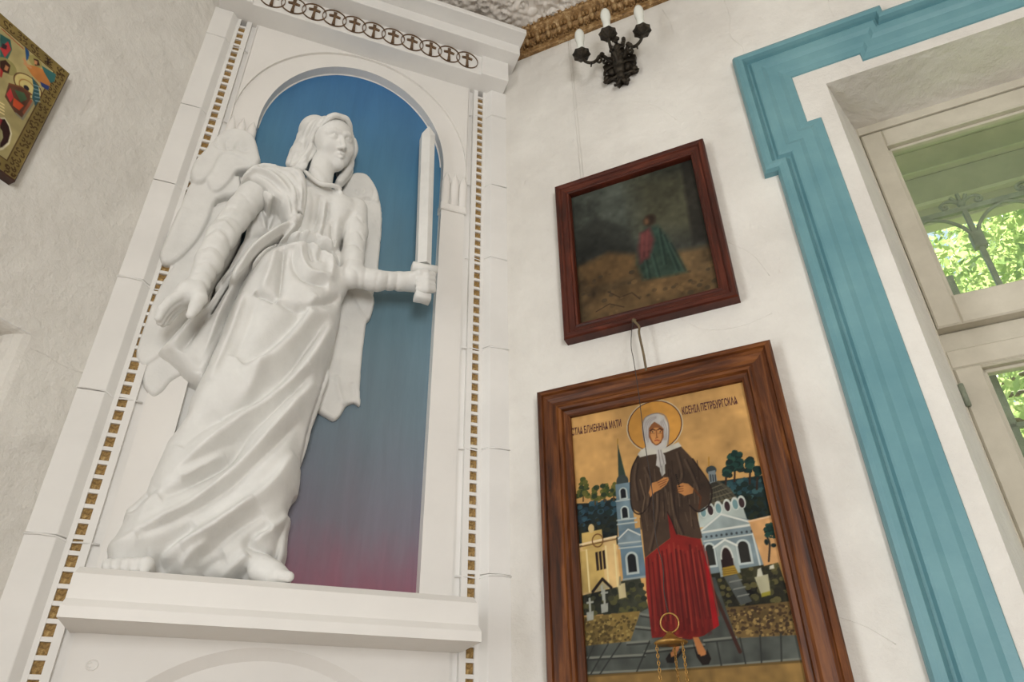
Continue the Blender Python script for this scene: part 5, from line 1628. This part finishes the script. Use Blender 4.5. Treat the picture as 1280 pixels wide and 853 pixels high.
cv.poly([(0, 147), (6, 147), (12, 156), (15, 167), (12, 180), (4, 187), (0, 188)], (226, 216, 180)); cv.poly([(0, 149), (6, 149), (11, 158), (13, 167), (10, 178), (3, 184), (0, 185)], (48, 26, 24)); cv.poly([(0, 160), (3, 164), (4, 172), (0, 180)], (150, 144, 104)); cv.poly([(0, 148), (3, 150), (0, 158)], (150, 40, 50))
for k in range(4):
    cv.line([(0, 128 + k * 4), (5, 131 + k * 4)], 0.0012, (226, 206, 150))
for k in range(14):
    x = 2 + k * 2.0
    cv.line([(x, 34 + x * .92 + g_.uniform(-.5, .5)), (x + 1.1, 35.3 + x * .92)], 0.0010, (150, 60, 40))
def blob(a, z, pts, col):
    cv.poly([(A0 + a + x, Z0 + z + y) for x, y in pts], col, 0.05, raw=True)
def figure(a, z, robe, mantle, k=1.0):
    blob(a, z, [(x * k, y * k) for x, y in ((-0.013, 0), (0.013, 0), (0.011, 0.030), (0.006, 0.040), (-0.006, 0.040), (-0.011, 0.030))], robe)
    blob(a, z, [(x * k, y * k) for x, y in ((-0.013, 0), (-0.002, 0), (0.004, 0.036), (-0.004, 0.041), (-0.011, 0.030))], mantle)
    for r_, c_ in ((0.011, (142, 128, 76)), (0.0066, (64, 42, 30)), (0.0048, (182, 128, 86))):
        th = np.linspace(0, 2 * math.pi, 15)[:-1]
        cv.poly([(A0 + a + r_ * k * math.cos(q), Z0 + z + 0.047 * k + r_ * k * math.sin(q)) for q in th], c_, 0.04, raw=True)
blob(0.175, 0.045, [(-0.03, 0), (0.07, 0), (0.06, 0.05), (0.03, 0.12), (0.0, 0.15), (-0.02, 0.10)], (158, 132, 84))
for a, z, c1_, c2_ in ((0.222, 0.060, (52, 92, 88), (160, 60, 52)), (0.245, 0.150, (170, 112, 64), (44, 74, 110)), (0.235, 0.225, (150, 54, 50), (56, 96, 90)), (0.205, 0.235, (60, 84, 116), (178, 122, 70)), (0.190, 0.050, (122, 82, 52), (60, 92, 70)), (0.205, 0.150, (150, 50, 48), (60, 40, 44))):
    figure(a, z, c1_, c2_)
cv.line([(60, 74), (60, 81)], 0.0016, (40, 28, 22)); cv.line([(57.5, 77), (62.5, 78.5)], 0.0016, (40, 28, 22))
cv.build('painting', ico)

# ================================================================== WIRES AND HANGING LAMP
hk = empty('wire_hook', RP(0.36, 0.87, 0.02))
tag(hk, 'stiff brown wire bent down from the mahogany frame to the top of the big icon', 'wire')
mb = MB()
P = [r_px(792, 401, .040), r_px(794, 403, .044), r_px(799, 409, .046), (0.3715, 0.965, 0.046), (0.375, 0.91, 0.044), (0.376, 0.862, 0.04)]
mb.tube([RP(*p) for p in spline(P, 5)], 0.0030, 8)
mb.obj('bent_wire', M['wire'], hk, True)
mb = MB()
mb.ball(RP(*r_px(792.5, 401, .036)), 0.006, 8)
mb.obj('nail', M['wire'], hk, True)

lamp = empty('hanging_lamp', RP(0.365, 0.02, 0.07))
tag(lamp, 'hanging brass icon lamp on a dark string and three chains before the saint icon', 'lamp')
c_ring = r_px(837, 779, .07); c_cap = r_px(838, 800, .07)
S0 = c_cap[0]
mb = MB()
P = [r_px(792, 402, .040), (0.354, 0.98, 0.045), (0.349, 0.93, 0.05), (0.352, 0.89, 0.054), (0.356, 0.80, 0.062), (0.357, 0.72, 0.066), (0.358, 0.66, 0.068), (0.361, 0.56, 0.069), (0.357, 0.46, 0.07), (0.364, 0.40, 0.07), (0.360, 0.35, 0.07), (c_ring[0], c_ring[1] + 0.017, 0.07)]
mb.tube([RP(*p) for p in spline(P, 5)], 0.0010, 6)
mb.obj('string', M['string'], lamp, True)
mb = MB()
mb.tube([RP(c_ring[0] + 0.0175 * math.cos(q), c_ring[1] + 0.0175 * math.sin(q), 0.07) for q in np.linspace(0, 2 * math.pi, 25)[:-1]], 0.0016, 6, True)
mb.obj('ring', M['brass'], lamp, True)
mb = MB()
mb.lathe(RP(S0, c_cap[1] - 0.008, 0.07), (0, 0, 1), [(0, 0.030), (0.003, 0.032), (0.006, 0.027), (0.010, 0.016), (0.016, 0.009), (0.022, 0.004)], 20)
mb.obj('cap', M['brass'], lamp, True)
lk = MB()
lk.tube([Vector((0, 0.0022 * math.cos(q), 0.0042 * math.sin(q))) for q in np.linspace(0, 2 * math.pi, 11)[:-1]], 0.0009, 5, True)
zc = c_cap[1] - 0.010
chains = []
for q in range(3):
    a = 2 * math.pi * q / 3 + 0.5
    mb = MB()
    n = 40
    for k in range(n):
        z = zc - k * 0.0062
        s_, w_ = S0 + 0.028 * math.cos(a), 0.07 + 0.028 * math.sin(a)
        ro = Matrix.Rotation(math.pi / 2 * (k % 2) + a, 3, 'Z')
        b = Vector(RP(s_, z, w_))
        mb.add([b + ro @ Vector(p) for p in lk.v], lk.f)
    mb.obj('chain', M['brass'], lamp, True)
mb = MB()
mb.lathe(RP(S0, zc - 0.33, 0.07), (0, 0, 1), [(0, 0.006), (0.006, 0.016), (0.02, 0.027), (0.045, 0.034), (0.07, 0.033), (0.085, 0.031), (0.088, 0.034), (0.092, 0.033), (0.090, 0.028), (0.07, 0.027), (0.05, 0.024)], 20)
mb.obj('bowl', M['brass'], lamp, True)

# thin picture wires on the wall
pw = tag(MB().tube([RP(0.245, 2.27, 0.001), RP(0.246, 1.9, 0.001), RP(0.247, 1.55, 0.002)], 0.0006, 6).obj('picture_wire', M['wall'], None, True), 'thin pale picture wire hanging from the gilded cornice to the mahogany frame', 'wire')
pw2 = tag(MB().tube([RP(0.252, 2.27, 0.001), RP(0.2535, 1.9, 0.001), RP(0.255, 1.55, 0.002)], 0.0006, 6).obj('picture_wire', M['wall'], None, True), 'second thin pale picture wire beside the first, behind the mahogany frame', 'wire')

# ================================================================== WALL SCONCE
sc_ = empty('wall_sconce', RP(0.414, 1.95, 0.0))
tag(sc_, 'ornate dark bronze wall sconce with three white candle bulbs', 'wall lamp')
SZ = 2.018
mb = MB()
plate = [(0.0, -0.085), (0.014, -0.098), (0.020, -0.088), (0.012, -0.070), (0.030, -0.055), (0.050, -0.058), (0.056, -0.048), (0.046, -0.038), (0.040, -0.020), (0.052, 0.0), (0.056, 0.020), (0.044, 0.030), (0.034, 0.022), (0.026, 0.045), (0.022, 0.080), (0.014, 0.100), (0.0, 0.118)]
plate = plate + [(-a, z) for a, z in plate[::-1][1:-1]]
mb.prism(lambda a, z, w: RP(0.414 + a, SZ + z + 0.005, w), plate, -0.002, 0.014)
pl = mb.obj('back_plate', M['bronze'], sc_)
mb = MB()
for a, z, r in ((0.0, -0.060, 0.016), (0.0, -0.030, 0.022), (0.0, 0.005, 0.024), (0.0, 0.045, 0.017), (0.0, 0.085, 0.012), (-0.026, -0.030, 0.013), (0.026, -0.030, 0.013), (-0.020, 0.012, 0.010), (0.020, 0.012, 0.010), (-0.046, -0.048, 0.011), (0.046, -0.048, 0.011), (0.012, -0.090, 0.008), (-0.012, -0.090, 0.008), (-0.03, 0.04, 0.009), (0.03, 0.04, 0.009)):
    mb.ball(RP(0.414 + a, SZ + z, 0.020), r, 8, (1, 1, 1.15))
mb.obj('acanthus_boss', M['bronze'], pl, True)
mb = MB()
for a, z, w in ((0, 0.118, 0.02), (-0.007, 0.128, 0.022), (0.007, 0.128, 0.022), (0, 0.138, 0.022), (0.022, 0.090, 0.02), (0.024, 0.100, 0.02), (0.026, 0.110, 0.02), (0.026, 0.120, 0.018)):
    mb.ball(RP(0.414 + a, SZ + z, w), 0.0075, 7)
mb.obj('finial', M['bronze'], pl, True)
mb = MB()
for sg in (-1, 1):
    for pts in ([(0.0, -0.020), (0.022, -0.004), (0.044, -0.010), (0.052, -0.026), (0.042, -0.036), (0.034, -0.026)], [(0.004, 0.030), (0.024, 0.036), (0.042, 0.026), (0.050, 0.040), (0.042, 0.052), (0.032, 0.044)],
                [(0.0, -0.055), (0.018, -0.064), (0.036, -0.058), (0.050, -0.066), (0.058, -0.054)], [(0.0, 0.060), (0.012, 0.076), (0.022, 0.078), (0.024, 0.090)], [(0.0, -0.080), (0.010, -0.094), (0.022, -0.096), (0.024, -0.086)]):
        P_ = spline([(0.414 + sg * a, SZ + z, 0.026 - 0.012 * i / len(pts)) for i, (a, z) in enumerate(pts)], 4)
        mb.tube([RP(*p) for p in P_], [0.0062 - 0.0030 * i / len(P_) for i in range(len(P_))], 6)
mb.obj('scrollwork', M['bronze'], pl, True)
for ds, wd in ((-0.1, 0.10), (0.0, 0.134), (0.1, 0.10)):
    mb = MB()
    k = 1 if ds >= 0 else -1
    if ds:
        P = [(0.414 + 0.2 * ds, SZ + 0.004, 0.03), (0.414 + 0.40 * ds, SZ + 0.022, 0.052), (0.414 + 0.52 * ds, SZ + 0.012, 0.065), (0.414 + 0.58 * ds, SZ - 0.020, 0.078), (0.414 + 0.74 * ds, SZ - 0.036, 0.088), (0.414 + 0.92 * ds, SZ - 0.028, 0.096), (0.414 + ds, SZ - 0.004, 0.10)]
    else:
        P = [(0.414, SZ - 0.01, 0.03), (0.410, SZ + 0.020, 0.062), (0.410, SZ + 0.006, 0.085), (0.412, SZ - 0.030, 0.105), (0.413, SZ - 0.034, 0.122), (0.414, SZ - 0.004, 0.134)]
    SP = spline(P, 6)
    mb.tube([RP(*p) for p in SP], [0.0068 - 0.0026 * i / len(SP) for i in range(len(SP))], 8)
    if ds:
        q = [(0.414 + 0.60 * ds, SZ - 0.022, 0.078), (0.414 + 0.50 * ds, SZ - 0.030, 0.074), (0.414 + 0.44 * ds, SZ - 0.012, 0.07), (0.414 + 0.52 * ds, SZ + 0.0, 0.07)]
        mb.tube([RP(*p) for p in spline(q, 5)], 0.0040, 6)
        mb.tube([RP(0.414 + 0.74 * ds, SZ - 0.036, 0.088), RP(0.414 + 0.76 * ds, SZ - 0.056, 0.089)], [0.004, 0.002], 6)
        mb.ball(RP(0.414 + 0.44 * ds, SZ + 0.030, 0.055), 0.009, 7)
    mb.obj('arm', M['bronze'], sc_, True)
    # scalloped drip dish
    mb = MB()
    n = 16
    prof = [(-0.012, 0.004), (-0.007, 0.012), (0.000, 0.024), (0.006, 0.0285), (0.009, 0.0265), (0.004, 0.014), (0.005, 0.006)]
    rings = []
    for h, r in prof:
        c = Vector(RP(0.414 + ds, SZ + h, wd))
        rings.append([c + Vector((math.cos(2 * math.pi * q / n), math.sin(2 * math.pi * q / n), 0)) * r * (1.06 if q % 2 else 0.92) for q in range(n)])
    mb.sweep(rings)
    mb.obj('drip_dish', M['bronze'], sc_)
    mb = MB()
    mb.lathe(RP(0.414 + ds, SZ + 0.003, wd), (0, 0, 1), [(0, 0.0125), (0.050, 0.0120), (0.066, 0.0122), (0.080, 0.0150), (0.098, 0.0165), (0.114, 0.0150), (0.126, 0.0105), (0.133, 0.0015)], 14)
    mb.obj('bulb', M['bulb'], sc_, True)

# ================================================================== WINDOW
win = struct(empty('window_1', RP(1.5, FZ0, WD)))
def wbox(name, a0, a1, z0, z1, w0, w1, c=0.004, mat='window', par=None):
    return MB().cbox(RP, a0, a1, z0, z1, w0, w1, c).obj(name, M[mat], par or win)
# fixed frame
wbox('jamb', 1.012, 1.0245, FZ0, 1.645, -0.30, -0.205, 0.002)
wbox('jamb', 1.9755, 1.988, FZ0, 1.645, -0.30, -0.205, 0.002)
wbox('head', 1.0245, 1.9755, 1.616, 1.645, -0.30, -0.205, 0.002)
wbox('transom', 1.0245, 1.9755, 0.886, 0.944, -0.29, -0.238)
wbox('transom', 1.0245, 1.9755, 0.837, 0.887, -0.29, -0.218)
wbox('sill', 1.0245, 1.9755, FZ0, FZ0 + 0.05, -0.30, -0.19)
def sash(a0, a1, z0, z1, st, tr_, br, w0, w1):
    wbox('stile', a0, a0 + st, z0, z1, w0, w1); wbox('stile', a1 - st, a1, z0, z1, w0, w1)
    wbox('rail', a0 + st, a1 - st, z1 - tr_, z1, w0, w1 - 0.0006); wbox('rail', a0 + st, a1 - st, z0, z0 + br, w0, w1 - 0.0006)
    # glazing rebate and pane
    for q in ((a0 + st, a0 + st + 0.010, z0 + br, z1 - tr_), (a1 - st - 0.010, a1 - st, z0 + br, z1 - tr_), (a0 + st, a1 - st, z1 - tr_ - 0.009, z1 - tr_), (a0 + st, a1 - st, z0 + br, z0 + br + 0.009)):
        wbox('glazing_bead', q[0], q[1], q[2], q[3], w0 + 0.004, w1 - 0.018, 0.002)
    MB().box(RP, a0 + st + 0.002, a1 - st - 0.002, z0 + br + 0.002, z1 - tr_ - 0.002, w0 + 0.010, w0 + 0.013).obj('pane', M['glass'], win)
sash(1.0275, 1.4985, 0.9455, 1.6135, 0.054, 0.062, 0.082, -0.250, -0.208)
sash(1.5015, 1.9725, 0.9455, 1.6135, 0.054, 0.062, 0.082, -0.250, -0.208)
sash(1.0275, 1.4985, FZ0 + 0.05, 0.836, 0.056, 0.008, 0.08, -0.250, -0.214)
sash(1.5015, 1.9725, FZ0 + 0.05, 0.836, 0.056, 0.008, 0.08, -0.250, -0.214)
MB().tube([RP(1.027, 0.735, -0.204), RP(1.027, 0.79, -0.204)], 0.0065, 8).obj('hinge', M['iron'], win, True)

# ================================================================== OUTSIDE
gr = empty('window_grille', RP(1.5, FZ0, -0.40))
tag(gr, 'wrought iron window grille with fan arches and scroll flowers outside the glass', 'grille')
GW = -0.40
def gtube(name, pts, r, n=6):
    return MB().tube([RP(*p) for p in spline(pts, 6)], r, n).obj(name, M['iron'], gr, True)
def gbar(name, a0, a1, z0, z1, t_=0.006):
    return MB().cbox(RP, a0, a1, z0, z1, GW - t_, GW + t_, 0.001).obj(name, M['iron'], gr)
gbar('cross_bar', 1.00, 2.00, 1.399, 1.416)
gbar('side_bar', 1.130, 1.147, FZ0, 1.20)
gbar('side_bar', 1.853, 1.870, FZ0, 1.20)
for c in (1.050, 1.240, 1.430, 1.620, 1.810):
    gbar('stem', c - 0.0065, c + 0.0065, FZ0, 1.405)
    MB().cbox(RP, c - 0.0155, c + 0.0155, 1.268, 1.320, GW - 0.012, GW + 0.012, 0.003).obj('collar', M['iron'], gr)
    for sg in (-1, 1):
        gtube('arch', [(c + sg * 0.008, 1.316, GW), (c + sg * 0.020, 1.346, GW), (c + sg * 0.050, 1.379, GW), (c + sg * 0.084, 1.396, GW), (c + sg * 0.095, 1.399, GW)], 0.0055)
        gtube('scroll', [(c, 1.424, GW), (c + sg * 0.016, 1.441, GW), (c + sg * 0.036, 1.447, GW), (c + sg * 0.051, 1.437, GW), (c + sg * 0.047, 1.424, GW), (c + sg * 0.037, 1.427, GW), (c + sg * 0.040, 1.435, GW)], 0.0048)
        gtube('petal', [(c, 1.418, GW), (c + sg * 0.010, 1.440, GW), (c + sg * 0.019, 1.458, GW)], 0.0055)
    MB().ball(RP(c, 1.430, GW), 0.012, 8).obj('flower', M['iron'], gr, True)
    gtube('petal', [(c, 1.418, GW), (c, 1.448, GW), (c, 1.466, GW)], 0.0055)
for c in (1.195, 1.335, 1.525, 1.715):
    MB().tube([RP(c + 0.046 * math.cos(q), 0.695 + 0.046 * math.sin(q), GW) for q in np.linspace(0, 2 * math.pi, 21)[:-1]], 0.0055, 6, True).obj('hoop', M['iron'], gr, True)
gbar('cross_bar', 1.00, 2.00, 0.742, 0.755)
gbar('cross_bar', 1.00, 2.00, 0.634, 0.647)

ver = empty('veranda_roof', RP(2.0, 2.20, -1.5))
tag(ver, 'greenish white wooden veranda roof and beam outside the window', 'veranda')
def vbox(name, a0, a1, z0, z1, w0, w1, c=0.01):
    return MB().cbox(RP, a0, a1, z0, z1, w0, w1, c).obj(name, M['veranda'], ver)
vbox('beam', -1.5, 6.5, 2.305, 2.475, -1.62, -1.50)
vbox('fascia', -1.5, 6.5, 2.212, 2.312, -1.60, -1.54, 0.004)
vbox('beam', -1.5, 6.5, 2.47, 2.60, -1.58, -1.46, 0.004)
for k in range(8):
    vbox('ceiling_board', -1.5, 6.5, 2.60, 2.63, -0.365 - 0.165 * (k + 1) + 0.003, -0.365 - 0.165 * k, 0.003)
for a in (-1.2, 5.6):
    vbox('post', a, a + 0.12, ZF - 0.25, 2.31, -1.62, -1.50)

gm = MB()
gm.hexa([RP(-8, ZF - 0.3, -0.4), RP(14, ZF - 0.3, -0.4), RP(14, ZF - 0.3, -26), RP(-8, ZF - 0.3, -26), RP(-8, ZF - 0.25, -0.4), RP(14, ZF - 0.25, -0.4), RP(14, ZF - 0.25, -26), RP(-8, ZF - 0.25, -26)])
struct(gm.obj('ground_outside', paint('yard_grass', (86, 108, 56), (118, 134, 76), 4, 0.5, 0.9)))

def tree(name, label, base, height, cz, crown, nleaf, size, seed):
    g = np.random.default_rng(seed)
    root = empty(name, base)
    tag(root, label, 'tree', 'garden trees outside the window')
    bx, by, bz = base
    mb = MB()
    tr_pts = [(bx, by, bz), (bx + 0.05, by - 0.04, bz + height * 0.3), (bx - 0.03, by + 0.03, bz + height * 0.6), (bx, by, bz + height * 0.9)]
    mb.tube(spline(tr_pts, 4), [0.14 - 0.10 * i / 12 for i in range(13)], 8)
    for k in range(14):
        a = g.uniform(0, 2 * math.pi); h0 = bz + height * g.uniform(0.3, 0.8); L = crown * g.uniform(0.5, 0.95)
        P = [(bx, by, h0), (bx + 0.4 * L * math.cos(a), by + 0.4 * L * math.sin(a), h0 + 0.2 * L), (bx + L * math.cos(a), by + L * math.sin(a), h0 + 0.30 * L)]
        mb.tube(spline(P, 4), [0.035 - 0.003 * i for i in range(9)], 6)
    mb.obj('trunk', M['bark'], root, True)
    # crown: leaf blades in clumps
    nc = 60
    cl = g.normal(size=(nc, 3)); cl /= np.linalg.norm(cl, axis=1)[:, None]
    cl = cl * (g.uniform(0.25, 1.0, nc) ** 0.5)[:, None] * np.array([crown, crown, crown * 0.85]) + np.array([bx, by, cz])
    c = cl[g.integers(0, nc, nleaf)] + g.normal(size=(nleaf, 3)) * crown * 0.16
    d = g.normal(size=(nleaf, 3)); d /= np.linalg.norm(d, axis=1)[:, None]
    e = np.cross(d, g.normal(size=(nleaf, 3))); e /= np.linalg.norm(e, axis=1)[:, None]
    s_ = (size * g.uniform(0.6, 1.3, nleaf))[:, None]
    q = np.stack([c - d * s_, c + e * s_ * 0.42, c + d * s_, c - e * s_ * 0.42], 1).reshape(-1, 3)
    f = np.arange(nleaf * 4).reshape(-1, 4)
    o = mesh_obj('foliage', q, f.tolist(), M['leaf'], root, False, recalc=False)
    o['kind'] = 'stuff'
    return root
def garden(s, w):
    p = RP(s, ZF - 0.25, w)
    return p
tree('garden_tree', 'bright green leafy garden tree close to the window, seen through the upper pane', garden(2.7, -3.9), 6.0, EYE + 2.7, 1.75, 17000, 0.048, 3)
tree('garden_tree', 'taller yellow green garden tree standing behind the nearer tree', garden(4.4, -8.6), 8.5, EYE + 5.4, 2.1, 11000, 0.075, 4)
tree('garden_tree', 'wide pale garden tree farthest from the house, behind the grille', garden(7.0, -14.0), 12.0, EYE + 8.4, 3.2, 11000, 0.11, 5)
